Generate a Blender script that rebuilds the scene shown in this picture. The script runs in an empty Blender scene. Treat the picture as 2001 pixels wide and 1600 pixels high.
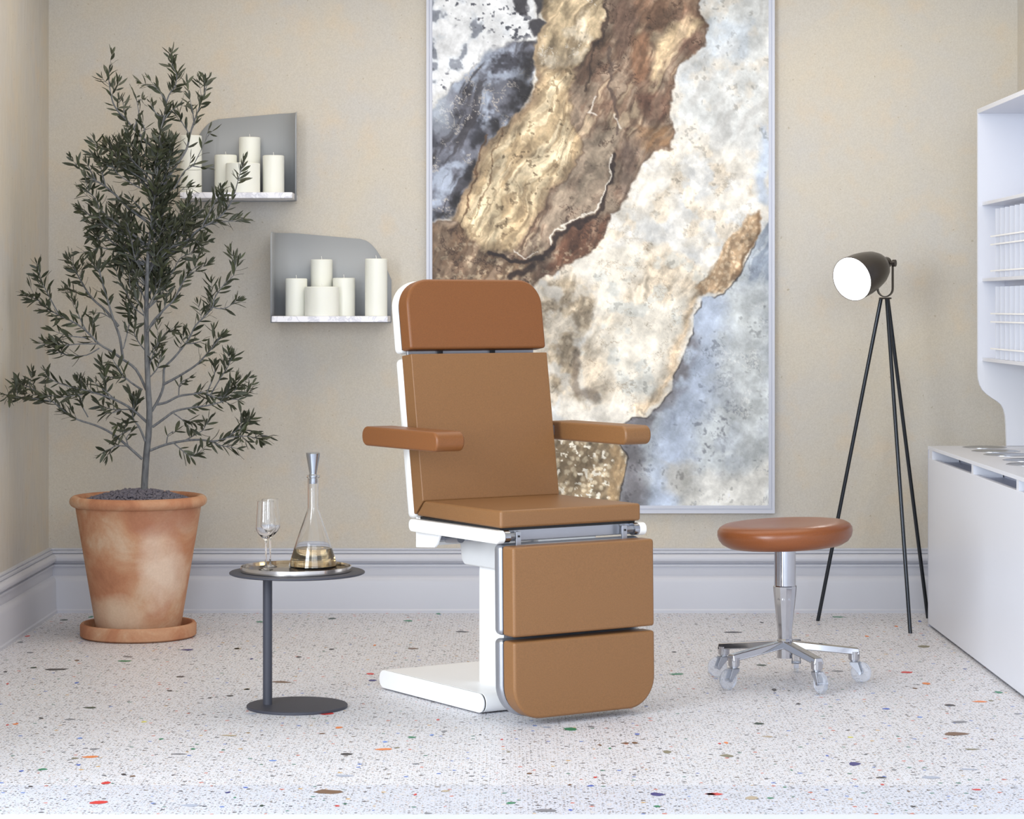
import bpy, bmesh, math, random
import numpy as np
from mathutils import Vector, Matrix
random.seed(7)
F = 4800.0; H = 1.35; CX = 1000.5; HY = 600.0
scene = bpy.context.scene
col = scene.collection

def P(px, py, Y):
    return Vector(((px-CX)*Y/F, Y, H-(py-HY)*Y/F))
def lin(c):
    out = []
    for v in c[:3]:
        v = v/255.0
        out.append(v/12.92 if v <= 0.04045 else ((v+0.055)/1.055)**2.4)
    return tuple(out)+(1.0,)

# ---------------------------------------------------------------- materials
def base_mat(name, rgb, rough=0.5, metal=0.0, spec=0.5, **kw):
    m = bpy.data.materials.new(name); m.use_nodes = True
    b = m.node_tree.nodes['Principled BSDF']
    b.inputs['Base Color'].default_value = lin(rgb)
    b.inputs['Roughness'].default_value = rough
    b.inputs['Metallic'].default_value = metal
    b.inputs['Specular IOR Level'].default_value = spec
    for k, v in kw.items():
        b.inputs[k.replace('_', ' ')].default_value = v
    return m
def N(m, t, **kw):
    n = m.node_tree.nodes.new(t)
    for k, v in kw.items():
        if k in n.inputs.keys() if hasattr(n.inputs, 'keys') else False:
            n.inputs[k].default_value = v
        else:
            setattr(n, k, v)
    return n
def L(m, a, b): m.node_tree.links.new(a, b)
def coords(m, scale=(1, 1, 1), kind='Object'):
    tc = m.node_tree.nodes.new('ShaderNodeTexCoord')
    mp = m.node_tree.nodes.new('ShaderNodeMapping')
    mp.inputs['Scale'].default_value = scale
    L(m, tc.outputs[kind], mp.inputs['Vector'])
    return mp.outputs['Vector']
def noise(m, vec, scale, detail=2, rough=0.5, dist=0.0):
    n = m.node_tree.nodes.new('ShaderNodeTexNoise')
    n.inputs['Scale'].default_value = scale; n.inputs['Detail'].default_value = detail
    n.inputs['Roughness'].default_value = rough; n.inputs['Distortion'].default_value = dist
    L(m, vec, n.inputs['Vector'])
    return n
def ramp(m, fac, stops, interp='LINEAR'):
    r = m.node_tree.nodes.new('ShaderNodeValToRGB'); r.color_ramp.interpolation = interp
    cr = r.color_ramp
    while len(cr.elements) < len(stops): cr.elements.new(0.5)
    for e, (p, c) in zip(cr.elements, stops):
        e.position = p; e.color = lin(c) if len(c) == 3 and max(c) > 1.001 else (tuple(c)+(1,))[:4]
    L(m, fac, r.inputs['Fac'])
    return r.outputs['Color']
def mix(m, fac, a, b, mode='MIX'):
    n = m.node_tree.nodes.new('ShaderNodeMix'); n.data_type = 'RGBA'; n.blend_type = mode
    if isinstance(fac, (int, float)): n.inputs[0].default_value = fac
    else: L(m, fac, n.inputs[0])
    for sock, v in ((n.inputs[6], a), (n.inputs[7], b)):
        if isinstance(v, tuple): sock.default_value = v
        else: L(m, v, sock)
    return n.outputs[2]
def math_(m, op, a, b=None):
    n = m.node_tree.nodes.new('ShaderNodeMath'); n.operation = op
    for i, v in enumerate((a, b)):
        if v is None: continue
        if isinstance(v, (int, float)): n.inputs[i].default_value = v
        else: L(m, v, n.inputs[i])
    return n.outputs[0]
def bump(m, height, strength, dist=0.01):
    n = m.node_tree.nodes.new('ShaderNodeBump')
    n.inputs['Strength'].default_value = strength; n.inputs['Distance'].default_value = dist
    L(m, height, n.inputs['Height'])
    L(m, n.outputs['Normal'], m.node_tree.nodes['Principled BSDF'].inputs['Normal'])
def bsdf(m): return m.node_tree.nodes['Principled BSDF']

# plaster wall
def plaster(name, tint=(1, 1, 1), streak=False):
    m = base_mat(name, (205, 195, 172), 0.85, spec=0.2)
    v = coords(m)
    big = noise(m, v, 2.2, 5, 0.6, 0.4)
    c = ramp(m, big.outputs['Fac'], [(0.28, (207, 198, 181)), (0.5, (203, 197, 186)), (0.72, (199, 196, 191))])
    pat = noise(m, v, 7.5, 4, 0.55)
    c = mix(m, ramp(m, pat.outputs['Fac'], [(0.54, (0, 0, 0)), (0.74, (0.55, 0.55, 0.55))]), c, lin((212, 196, 173)))
    v2 = coords(m, (1, 1, 0.06)) if streak else v
    gr = noise(m, v2, 160, 2, 0.7)
    c = mix(m, 1.0, c, ramp(m, gr.outputs['Fac'], [(0.3, (0.88, 0.87, 0.86)), (0.7, (1.0, 1.0, 1.0))]), 'MULTIPLY')
    sp = noise(m, v, 60, 1, 0.5)
    c = mix(m, ramp(m, sp.outputs['Fac'], [(0.74, (0, 0, 0)), (0.78, (0.5, 0.5, 0.5))]), c, lin((150, 138, 112)))
    L(m, c, bsdf(m).inputs['Base Color'])
    bump(m, gr.outputs['Fac'], 0.25, 0.002)
    return m
M = {}
M['wall'] = plaster('beige plaster')
M['wall_side'] = plaster('beige plaster combed', streak=True)
M['ceiling'] = base_mat('ceiling paint', (225, 214, 190), 0.9)
def painted(name, rgb, rough=0.4):
    m = base_mat(name, rgb, rough)
    n = noise(m, coords(m), 180, 2)
    bump(m, n.outputs['Fac'], 0.03, 0.001)
    return m
M['trim'] = painted('grey blue trim paint', (197, 199, 208), 0.35)
M['frame'] = painted('silver grey frame', (196, 199, 210), 0.4)
# terrazzo
def terrazzo(name, base, speck=True, dark=1.0):
    m = base_mat(name, base, 0.42, spec=0.35)
    v = coords(m, (1, 1, 1))
    nb = noise(m, v, 1.3, 3)
    c = mix(m, ramp(m, nb.outputs['Fac'], [(0.3, (0, 0, 0)), (0.7, (1, 1, 1))]), lin(base), lin(tuple(min(255, b+7) for b in base)))
    if speck:
        def layer(c, scale, thr, soft, stops, seedoff, warp=0.012):
            wn = noise(m, v, scale*0.9, 2)
            wv = m.node_tree.nodes.new('ShaderNodeVectorMath'); wv.operation = 'MULTIPLY_ADD'
            L(m, wn.outputs['Color'], wv.inputs[0]); wv.inputs[1].default_value = (warp, warp, warp); 
            ad = m.node_tree.nodes.new('ShaderNodeVectorMath'); ad.operation = 'ADD'
            L(m, v, ad.inputs[0]); ad.inputs[1].default_value = (seedoff, seedoff*1.7, 0)
            L(m, ad.outputs[0], wv.inputs[2])
            vo = m.node_tree.nodes.new('ShaderNodeTexVoronoi'); vo.inputs['Scale'].default_value = scale
            vo.voronoi_dimensions = '2D'
            L(m, wv.outputs[0], vo.inputs['Vector'])
            sep = m.node_tree.nodes.new('ShaderNodeSeparateColor'); L(m, vo.outputs['Color'], sep.inputs[0])
            # per-cell size
            sz = math_(m, 'MULTIPLY', sep.outputs[0], thr)
            d = math_(m, 'SUBTRACT', sz, vo.outputs['Distance'])
            f = math_(m, 'DIVIDE', d, soft)
            cl = m.node_tree.nodes.new('ShaderNodeClamp'); L(m, f, cl.inputs['Value'])
            cc = ramp(m, sep.outputs[1], stops, 'CONSTANT')
            return mix(m, cl.outputs[0], c, cc)
        c = layer(c, 150, 0.46, 0.08, [(0, (196, 192, 192)), (0.28, (168, 165, 168)), (0.52, (206, 192, 180)), (0.7, (140, 137, 142)), (0.86, (202, 178, 170)), (0.94, (110, 108, 114))], 3.1, 0.003)
        c = layer(c, 84, 0.36, 0.05, [(0, (120, 116, 120)), (0.3, (180, 168, 158)), (0.5, (84, 82, 88)), (0.68, (200, 196, 196)), (0.8, (60, 62, 70)), (0.93, (196, 170, 158))], 11.7, 0.005)
        c = layer(c, 21, 0.17, 0.02, [(0, (90, 88, 94)), (0.3, (214, 208, 206)), (0.5, (120, 110, 104)), (0.62, (40, 110, 92)), (0.7, (70, 110, 190)), (0.79, (196, 104, 84)), (0.87, (52, 54, 62)), (0.95, (200, 160, 90))], 5.3, 0.012)
    L(m, c, bsdf(m).inputs['Base Color'])
    return m
M['floor'] = terrazzo('terrazzo', (215, 216, 223))
M['floor_front'] = terrazzo('terrazzo front slab', (203, 207, 219))
M['floor_plain'] = terrazzo('plain pale edge', (210, 214, 224), speck=False)
def leather(name, rgb, rough=0.42):
    m = base_mat(name, rgb, rough, spec=0.4)
    v = coords(m)
    n = noise(m, v, 260, 3, 0.6)
    c = mix(m, ramp(m, n.outputs['Fac'], [(0.3, (0, 0, 0)), (0.7, (1, 1, 1))]), lin(tuple(k*0.95 for k in rgb)), lin(tuple(min(255, k*1.04) for k in rgb)))
    L(m, c, bsdf(m).inputs['Base Color'])
    bump(m, n.outputs['Fac'], 0.08, 0.001)
    return m
M['tan'] = leather('tan leather', (132, 93, 57))
M['cognac'] = leather('cognac leather', (124, 76, 39))
M['stool'] = leather('stool leather', (128, 72, 38), 0.3)
M['piping'] = base_mat('leather edge bead', (168, 122, 104), 0.4)
M['white'] = base_mat('white enamel', (246, 246, 246), 0.28)
M['alu_lit'] = base_mat('aluminium in lit tone', (236, 235, 232), 0.3, 0.0)  # aluminium like the leg shells, its lit whiteness put into the colour
M['alu'] = base_mat('satin aluminium', (168, 170, 177), 0.34, 0.75)
M['alu_dark'] = base_mat('shaded aluminium', (150, 152, 160), 0.4, 0.8)
M['black'] = base_mat('black plastic', (24, 24, 27), 0.5)
M['greyplastic'] = base_mat('light grey housing', (216, 216, 216), 0.4)
M['mark'] = base_mat('white print', (252, 252, 250), 0.5)
M['chrome'] = base_mat('polished chrome', (186, 186, 190), 0.07, 1.0)
M['steel'] = base_mat('brushed steel', (176, 180, 188), 0.22, 1.0)
M['silver'] = base_mat('silver tray metal', (214, 208, 202), 0.16, 1.0)
M['darkmetal'] = painted('slate blue powder coat', (58, 59, 69), 0.55)
M['traybase'] = base_mat('dark tray floor', (84, 82, 88), 0.12, 0.6)
M['lampblack'] = base_mat('dark brown lacquer', (54, 48, 43), 0.28)
M['lampleg'] = base_mat('gunmetal tube', (52, 55, 60), 0.22, 0.7)
M['grey_sheet'] = painted('grey bent sheet', (158, 162, 166), 0.5)
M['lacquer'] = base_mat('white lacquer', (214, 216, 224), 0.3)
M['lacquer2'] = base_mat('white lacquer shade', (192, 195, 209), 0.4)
M['wax'] = base_mat('white wax', (236, 237, 228), 0.45, Subsurface_Weight=0.15, Subsurface_Radius=(0.02, 0.02, 0.015))
M['wick'] = base_mat('cotton wick', (240, 240, 236), 0.8)
def marble():
    m = base_mat('white marble', (238, 237, 242), 0.25)
    n = noise(m, coords(m), 7, 8, 0.65, 1.2)
    c = ramp(m, n.outputs['Fac'], [(0.44, (238, 237, 243)), (0.495, (202, 202, 212)), (0.53, (238, 237, 243))])
    L(m, c, bsdf(m).inputs['Base Color']); return m
M['marble'] = marble()
def terracotta(name, strong=1.0):
    m = base_mat(name, (196, 146, 112), 0.8, spec=0.2)
    v = coords(m)
    n = noise(m, v, 5.0, 6, 0.6, 0.6)
    c = ramp(m, n.outputs['Fac'], [(0.3, (166, 112, 84)), (0.45, (184, 130, 98)), (0.58, (196, 152, 120)), (0.7, (206, 178, 152))])
    # pale bloom on lower right flank
    if strong:
        g = m.node_tree.nodes.new('ShaderNodeTexCoord')
        w = noise(m, v, 6, 4, 0.6)
        sx = m.node_tree.nodes.new('ShaderNodeSeparateXYZ'); L(m, g.outputs['Object'], sx.inputs[0])
        def blob(cx, cz, rx, rz, fade):
            dx = math_(m, 'DIVIDE', math_(m, 'SUBTRACT', sx.outputs[0], cx), rx)
            dz = math_(m, 'DIVIDE', math_(m, 'SUBTRACT', sx.outputs[2], cz), rz)
            d = math_(m, 'ADD', math_(m, 'MULTIPLY', dx, dx), math_(m, 'MULTIPLY', dz, dz))
            d = math_(m, 'ADD', d, math_(m, 'MULTIPLY', math_(m, 'SUBTRACT', w.outputs['Fac'], 0.5), 3.0))
            cl = m.node_tree.nodes.new('ShaderNodeMapRange')
            cl.inputs['From Min'].default_value = 1.6; cl.inputs['From Max'].default_value = 0.0
            cl.inputs['To Min'].default_value = 0; cl.inputs['To Max'].default_value = fade
            L(m, d, cl.inputs['Value'])
            return cl.outputs[0]
        c = mix(m, blob(0.11, 0.27, 0.08, 0.17, 0.85), c, lin((226, 204, 184)))
        c = mix(m, blob(-0.06, 0.09, 0.14, 0.07, 0.8), c, lin((218, 194, 168)))
        c = mix(m, blob(0.14, 0.47, 0.12, 0.06, 0.6), c, lin((164, 112, 92)))
    f = noise(m, v, 120, 2)
    c = mix(m, 1.0, c, ramp(m, f.outputs['Fac'], [(0.3, (0.93, 0.92, 0.91)), (0.7, (1, 1, 1))]), 'MULTIPLY')
    L(m, c, bsdf(m).inputs['Base Color'])
    bump(m, f.outputs['Fac'], 0.15, 0.002)
    return m
M['pot'] = terracotta('terracotta')
M['rim'] = terracotta('terracotta rim', 0)
M['gravel'] = base_mat('grey gravel', (104, 100, 110), 0.85)
def bark():
    m = base_mat('grey bark', (128, 130, 130), 0.85)
    n = noise(m, coords(m, (1, 1, 0.25)), 90, 4)
    c = ramp(m, n.outputs['Fac'], [(0.3, (84, 86, 90)), (0.7, (122, 124, 126))])
    L(m, c, bsdf(m).inputs['Base Color']); bump(m, n.outputs['Fac'], 0.4, 0.004); return m
M['bark'] = bark()
def leafmat():
    m = base_mat('olive leaf', (78, 84, 62), 0.5)
    g = m.node_tree.nodes.new('ShaderNodeNewGeometry')
    n = noise(m, coords(m), 14, 2)
    c = ramp(m, n.outputs['Fac'], [(0.3, (44, 49, 36)), (0.55, (59, 65, 45)), (0.75, (80, 86, 58))])
    c = mix(m, g.outputs['Backfacing'], c, lin((62, 66, 50)))
    L(m, c, bsdf(m).inputs['Base Color']); return m
M['leaf'] = leafmat()
def glass(name, rgb=(255, 255, 255), ior=1.45, rough=0.0):
    return base_mat(name, rgb, rough, Transmission_Weight=1.0, IOR=ior)
M['glass'] = glass('clear glass')
M['liquid'] = glass('pale amber drink', (246, 222, 178), 1.33)
M['acrylic'] = base_mat('clear acrylic', (238, 242, 250), 0.08, Transmission_Weight=0.82, IOR=1.22)
em = bpy.data.materials.new('lit diffuser'); em.use_nodes = True
b_ = bsdf(em); b_.inputs['Emission Color'].default_value = (1, 1, 1, 1); b_.inputs['Emission Strength'].default_value = 3.0
M['lit'] = em

# ---------------------------------------------------------------- mesh helpers
def link(name, me, mat, parent=None, smooth=None, bevel=0, seg=3, label=None):
    o = bpy.data.objects.new(name, me); col.objects.link(o)
    if mat is not None: me.materials.append(M[mat] if isinstance(mat, str) else mat)
    if parent is not None: o.parent = parent
    if smooth is not None:
        me.polygons.foreach_set('use_smooth', [True]*len(me.polygons))
        if smooth < 180: me.set_sharp_from_angle(angle=math.radians(smooth))
    if bevel:
        me.polygons.foreach_set('use_smooth', [True]*len(me.polygons))
        b = o.modifiers.new('Bevel', 'BEVEL'); b.width = bevel; b.segments = seg
        b.limit_method = 'ANGLE'; b.angle_limit = math.radians(35); b.harden_normals = True
    if label: o['label'] = label
    return o
def tag(o, label=None, cat=None, group=None, kind=None):
    if label: o['label'] = label
    if cat: o['category'] = cat
    if group: o['group'] = group
    if kind: o['kind'] = kind
    return o
def empty(name, loc, rz=0, label=None, cat=None, group=None):
    o = bpy.data.objects.new(name, None); col.objects.link(o)
    o.location = loc; o.rotation_euler = (0, 0, rz); o.empty_display_size = 0.1
    return tag(o, label, cat, group)
class MB:
    def __init__(s): s.v = []; s.f = []; s.mi = []
    def add(s, vs, fs, mi=0):
        n = len(s.v); s.v += [tuple(v) for v in vs]
        s.f += [tuple(i+n for i in f) for f in fs]; s.mi += [mi]*len(fs)
    def box(s, x0, x1, y0, y1, z0, z1, mi=0):
        s.add([(x0,y0,z0),(x1,y0,z0),(x1,y1,z0),(x0,y1,z0),(x0,y0,z1),(x1,y0,z1),(x1,y1,z1),(x0,y1,z1)],
              [(0,3,2,1),(4,5,6,7),(0,1,5,4),(1,2,6,5),(2,3,7,6),(3,0,4,7)], mi)
    def prism(s, pts, fn, a, b, mi=0):
        """pts 2D outline, fn(u,v,t) -> xyz; extrude t from a to b"""
        n = len(pts)
        vs = [fn(u, v, a) for u, v in pts]+[fn(u, v, b) for u, v in pts]
        fs = [tuple(range(n)), tuple(range(2*n-1, n-1, -1))]
        fs += [(i, i+n, (i+1) % n+n, (i+1) % n) for i in range(n)]
        s.add(vs, fs, mi)
    def lathe(s, prof, c=(0, 0, 0), seg=48, axis=None, closed=False, mi=0):
        """prof list of (r,z). axis: 3x3 matrix or None"""
        vs = []; n = len(prof); idx = []
        for r, z in prof:
            if r < 1e-6:
                idx.append([len(vs)]*seg); vs.append((0, 0, z))
            else:
                idx.append(list(range(len(vs), len(vs)+seg)))
                for k in range(seg):
                    a = 2*math.pi*k/seg; vs.append((r*math.cos(a), r*math.sin(a), z))
        fs = []
        rng = range(n) if closed else range(n-1)
        for i in rng:
            A = idx[i]; B = idx[(i+1) % n]
            for k in range(seg):
                q = [A[k], A[(k+1) % seg], B[(k+1) % seg], B[k]]
                qq = []
                for t in q:
                    if t not in qq: qq.append(t)
                if len(qq) >= 3: fs.append(tuple(qq))
        c = Vector(c)
        if axis is not None: vs = [axis @ Vector(v) + c for v in vs]
        else: vs = [Vector(v) + c for v in vs]
        s.add(vs, fs, mi)
    def cyl(s, p0, p1, r0, r1=None, seg=24, mi=0):
        r1 = r0 if r1 is None else r1
        p0 = Vector(p0); p1 = Vector(p1); d = p1-p0
        q = d.to_track_quat('Z', 'Y').to_matrix()
        s.lathe([(0, 0), (r0, 0), (r1, d.length), (0, d.length)], p0, seg, q, mi=mi)
    def tube(s, pts, rad, seg=8, mi=0):
        pts = [Vector(p) for p in pts]; n = len(pts)
        if not isinstance(rad, (list, tuple)): rad = [rad]*n
        vs = []; up = Vector((0.13, 0.92, 0.31)).normalized(); prev = None
        for i, p in enumerate(pts):
            t = (pts[min(i+1, n-1)]-pts[max(i-1, 0)])
            if t.length < 1e-9: t = Vector((0, 0, 1))
            t.normalize()
            u = (up - t*up.dot(t)) if prev is None else (prev - t*prev.dot(t))
            u.normalize(); prev = u; w = t.cross(u)
            for k in range(seg):
                a = 2*math.pi*k/seg; vs.append(p+(u*math.cos(a)+w*math.sin(a))*rad[i])
        fs = []
        for i in range(n-1):
            for k in range(seg):
                fs.append((i*seg+k, i*seg+(k+1) % seg, (i+1)*seg+(k+1) % seg, (i+1)*seg+k))
        fs.append(tuple(reversed(range(seg)))); fs.append(tuple(range((n-1)*seg, n*seg)))
        s.add(vs, fs, mi)
    def mesh(s, name):
        me = bpy.data.meshes.new(name); me.from_pydata(s.v, [], s.f)
        bm = bmesh.new(); bm.from_mesh(me)
        bmesh.ops.recalc_face_normals(bm, faces=bm.faces)
        bm.to_mesh(me); bm.free()
        return me
    def build(s, name, mat, parent=None, smooth=None, bevel=0, seg=3, label=None):
        return link(name, s.mesh(name), mat, parent, smooth, bevel, seg, label)
def rrect(x0, x1, y0, y1, rs, n=8):
    """rounded rect outline; rs = radii for (x0y0, x1y0, x1y1, x0y1)"""
    out = []
    for (cx, cy, sx, sy, a0), r in zip(((x0, y0, 1, 1, 180), (x1, y0, -1, 1, 270), (x1, y1, -1, -1, 0), (x0, y1, 1, -1, 90)), rs):
        if r <= 0: out.append((cx, cy)); continue
        ox, oy = cx+sx*r, cy+sy*r
        for k in range(n+1):
            a = math.radians(a0+90*k/n); out.append((ox+r*math.cos(a), oy+r*math.sin(a)))
    return out
def catmull(pts, n=4):
    pts = [Vector(p) for p in pts]
    if len(pts) < 3: return pts
    out = []
    for i in range(len(pts)-1):
        p0 = pts[max(i-1, 0)]; p1 = pts[i]; p2 = pts[i+1]; p3 = pts[min(i+2, len(pts)-1)]
        for k in range(n):
            t = k/n
            out.append(0.5*((2*p1)+(p2-p0)*t+(2*p0-5*p1+4*p2-p3)*t*t+(3*p1-p0-3*p2+p3)*t*t*t))
    out.append(pts[-1]); return out

# ---------------------------------------------------------------- room
WY = 10.885; WXL = -2.053; WXR = 2.24; CZ = 3.0; Y0 = 0.6
def struct(o): o['kind'] = 'structure'; return o
# floor with chips set in
fl = MB(); ys = [Y0, 6.54, 6.94, WY+0.1]
for i, mi in ((0, 2), (1, 1), (2, 0)):
    fl.add([(WXL-0.1, ys[i], 0), (WXR+0.1, ys[i], 0), (WXR+0.1, ys[i+1], 0), (WXL-0.1, ys[i+1], 0)], [(0, 1, 2, 3)], mi)
fl.add([(WXL-0.1, Y0, -0.1), (WXR+0.1, Y0, -0.1), (WXR+0.1, WY+0.1, -0.1), (WXL-0.1, WY+0.1, -0.1),
        (WXL-0.1, Y0, 0), (WXR+0.1, Y0, 0), (WXR+0.1, WY+0.1, 0), (WXL-0.1, WY+0.1, 0)],
       [(0, 3, 2, 1), (0, 1, 5, 4), (1, 2, 6, 5), (2, 3, 7, 6), (3, 0, 4, 7)], 0)
CH = dict(green=(38, 128, 92), dkgreen=(44, 66, 54), red=(206, 52, 50), orange=(226, 128, 62), yellow=(222, 214, 96),
          blue=(70, 104, 196), navy=(44, 46, 120), ltblue=(104, 142, 214), dk=(62, 60, 64), brown=(112, 82, 60),
          olive=(128, 122, 98), gray=(126, 128, 136), bluegray=(168, 176, 194), tan=(180, 164, 140))
chn = list(CH)
chips = []
def crop(ox, oy, s, items):
    for (x, y, w, c, *t) in items: chips.append((ox+x/s, oy+y/s, w/s, c, t[0] if t else 0.17))
crop(0, 1300, 2.8586, [(187,13,40,'dkgreen'),(315,22,130,'dk',.08),(430,97,25,'blue'),(42,103,16,'red'),(30,36,25,'dk'),(1010,63,50,'dk',.12),(948,142,34,'dk'),(1575,93,105,'brown',.11),(1170,182,26,'dk'),(1284,170,44,'dk',.12),(500,236,74,'dkgreen',.12),(230,296,28,'dk'),(392,302,64,'gray',.08),(86,328,32,'orange',.25),(42,333,18,'red'),(805,316,34,'yellow'),(1825,270,80,'red',.16),(1405,270,70,'bluegray',.12),(1895,347,44,'orange',.25),(1280,392,100,'tan',.05),(900,411,32,'green'),(1800,381,34,'brown'),(445,407,34,'ltblue'),(572,429,12,'dk'),(527,467,56,'gray'),(1078,467,32,'green'),(1000,495,90,'gray',.04),(505,511,100,'orange',.1),(418,519,46,'olive'),(438,556,26,'blue'),(240,581,56,'green',.2),(1938,496,74,'dk',.2),(1524,532,44,'ltblue',.1),(1925,616,110,'bluegray',.12),(592,657,52,'red',.25),(740,619,36,'brown'),(690,608,30,'dk'),(580,615,26,'gray'),(1838,706,170,'brown',.14),(1272,710,34,'navy'),(1372,682,32,'blue'),(1311,739,16,'green'),(550,766,100,'red',.16),(1062,781,104,'bluegray',.14),(1462,784,26,'dkgreen',.4),(1885,785,30,'red'),(862,774,26,'gray'),(170,677,30,'dk'),(1378,133,40,'tan'),(120,590,30,'blue',.1)])
crop(700, 1350, 2.8586, [(1052,202,58,'bluegray',.12),(1185,212,80,'green',.2),(1300,200,44,'gray'),(1558,241,30,'blue'),(300,258,50,'green',.2),(410,246,28,'ltblue'),(802,271,16,'red',.4),(150,284,30,'ltblue'),(145,326,104,'orange',.1),(216,317,36,'olive'),(1348,302,26,'brown'),(1545,290,36,'brown',.3),(1490,292,50,'brown',.1),(1405,321,16,'green',.5),(1726,340,50,'olive',.32),(840,341,24,'olive'),(320,407,44,'gray'),(955,461,36,'brown'),(1326,482,22,'red',.4),(1542,468,26,'gray'),(1180,525,24,'brown',.3),(1298,530,42,'blue'),(490,559,56,'tan'),(318,579,20,'red',.5),(1672,577,84,'navy',.2),(850,626,56,'green'),(1050,668,130,'gray',.12),(1186,665,26,'blue',.3),(1670,645,42,'green',.25),(1970,576,60,'red'),(390,684,50,'gray'),(445,161,20,'red',.4),(680,245,14,'dk'),(480,225,40,'gray',.1)])
crop(1350, 1300, 3.0737, [(1300,42,74,'red',.15),(1415,109,50,'orange',.25),(1850,162,50,'green',.22),(1345,138,32,'brown'),(500,147,30,'dk',.5),(645,232,32,'dk',.25),(1555,239,70,'dk',.2),(1735,218,90,'orange',.12),(1805,212,36,'olive'),(1172,261,50,'blue',.12),(1375,311,34,'ltblue'),(410,350,60,'dkgreen',.2),(1612,340,100,'gray',.12),(1595,412,160,'brown',.11),(960,432,36,'yellow'),(1690,504,100,'olive',.08),(1808,444,26,'brown'),(215,543,80,'olive',.22),(212,465,28,'orange',.4),(172,469,22,'red'),(820,543,20,'blue',.4),(983,592,80,'navy',.24),(605,629,14,'green',.4),(1670,624,112,'bluegray',.08),(1445,673,120,'bluegray',.13),(1145,674,60,'dk',.14),(1220,627,30,'gray',.3),(1715,746,64,'red',.14),(140,773,104,'red',.13),(480,797,44,'green',.22),(365,797,80,'tan',.25),(565,731,24,'green',.3),(1335,847,32,'dk',.35),(1308,756,20,'brown',.5),(1150,716,26,'red',.25),(880,34,80,'gray',.08),(460,428,70,'tan',.08),(1960,291,40,'gray',.12)])
crop(700, 940, 3.125, [(75,1177,52,'red',.25),(90,1217,56,'navy',.2),(635,920,80,'dk',.1),(305,853,60,'green',.1),(335,1022,80,'brown',.05),(1945,1178,90,'green',.1),(1930,1043,30,'dk'),(490,810,30,'green')])
crop(440, 1060, 4.444, [(300,688,64,'green'),(930,660,80,'dkgreen'),(925,926,50,'dk',.1),(640,994,50,'dk',.12),(100,921,50,'olive'),(230,1010,30,'navy'),(1300,890,25,'orange',.5),(188,1274,50,'olive')])
crop(1360, 990, 4.0, [(515,905,34,'dk',.3),(290,981,150,'dk',.07),(1110,862,100,'green',.07),(1780,1092,90,'olive',.22),(510,1238,80,'dkgreen'),(1335,1012,36,'orange',.3),(1565,935,30,'orange'),(1750,895,30,'blue',.1)])
crop(0, 900, 4.0, [(1465,1478,110,'navy',.08),(1000,1532,90,'gray',.1),(975,1566,110,'green',.1),(600,1561,40,'brown'),(215,1372,40,'red',.1),(235,1500,60,'gray',.1),(500,1245,70,'dkgreen',.15),(710,1222,40,'green'),(1860,1470,60,'tan',.1),(160,1420,50,'gray',.1)])
rc = random.Random(3)
for (x, y, w, c, t) in chips:
    Y = F*H/(y-HY); hw = w*0.5*Y/F; hy = hw*2*t*(F/(y-HY))*0.5*Y/Y * (Y/ Y)
    hd = (max(w*t, 2.6)*0.62)*Y*Y/(F*H); hw *= 1.08
    cx = (x-CX)*Y/F
    n = 9; vs = []; tilt = rc.uniform(-0.25, 0.25); sk = rc.uniform(-0.5, 0.5)
    for k in range(n):
        a = 2*math.pi*k/n+rc.uniform(-0.2, 0.2)
        u = math.cos(a)*rc.uniform(0.8, 1.05); v = math.sin(a)*rc.uniform(0.65, 1.1)*(1-0.6*max(0, u*sk*2))
        vs.append((cx+hw*u, Y+hd*(v+tilt*u), 0.0006))
    fl.add(vs, [tuple(range(n))], 3+chn.index(c))
me = bpy.data.meshes.new('floor'); me.from_pydata(fl.v, [], fl.f)
me.materials.append(M['floor']); me.materials.append(M['floor_front']); me.materials.append(M['floor_plain'])
for c in chn: me.materials.append(base_mat('terrazzo chip '+c, CH[c], 0.4))
me.polygons.foreach_set('material_index', fl.mi)
struct(link('floor', me, None))
def room_box(name, *b, mat='wall'):
    m = MB(); m.box(*b); return struct(m.build(name, mat))
room_box('wall_back', WXL-0.1, WXR+0.1, WY, WY+0.1, 0, CZ)
room_box('wall_left', WXL-0.1, WXL, 6.4, WY, 0, CZ, mat='wall_side')
room_box('wall_right', WXR, WXR+0.1, 6.4, WY, 0, CZ)
room_box('ceiling', WXL-0.1, WXR+0.1, 5.2, WY+0.1, CZ, CZ+0.1, mat='ceiling')
# skirting profile (thickness, z)
prof = [(0, 0), (0.046, 0), (0.046, 0.012), (0.042, 0.018), (0.040, 0.135), (0.038, 0.146), (0.032, 0.156), (0.020, 0.163), (0.022, 0.170), (0.022, 0.203),
        (0.030, 0.204), (0.030, 0.212), (0.022, 0.215), (0.030, 0.220), (0.041, 0.230), (0.043, 0.238), (0.041, 0.247), (0.033, 0.256), (0.018, 0.260),
        (0.024, 0.262), (0.024, 0.271), (0.012, 0.274), (0.016, 0.277), (0.016, 0.282), (0, 0.284)]
b = MB(); b.prism(prof, lambda u, v, t: (t, WY-u, v), WXL, WXR); struct(b.build('baseboard_back', 'trim', smooth=30))
b = MB(); b.prism(prof, lambda u, v, t: (WXL+u, t, v), 6.4, WY); struct(b.build('baseboard_left', 'trim', smooth=30))

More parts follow.
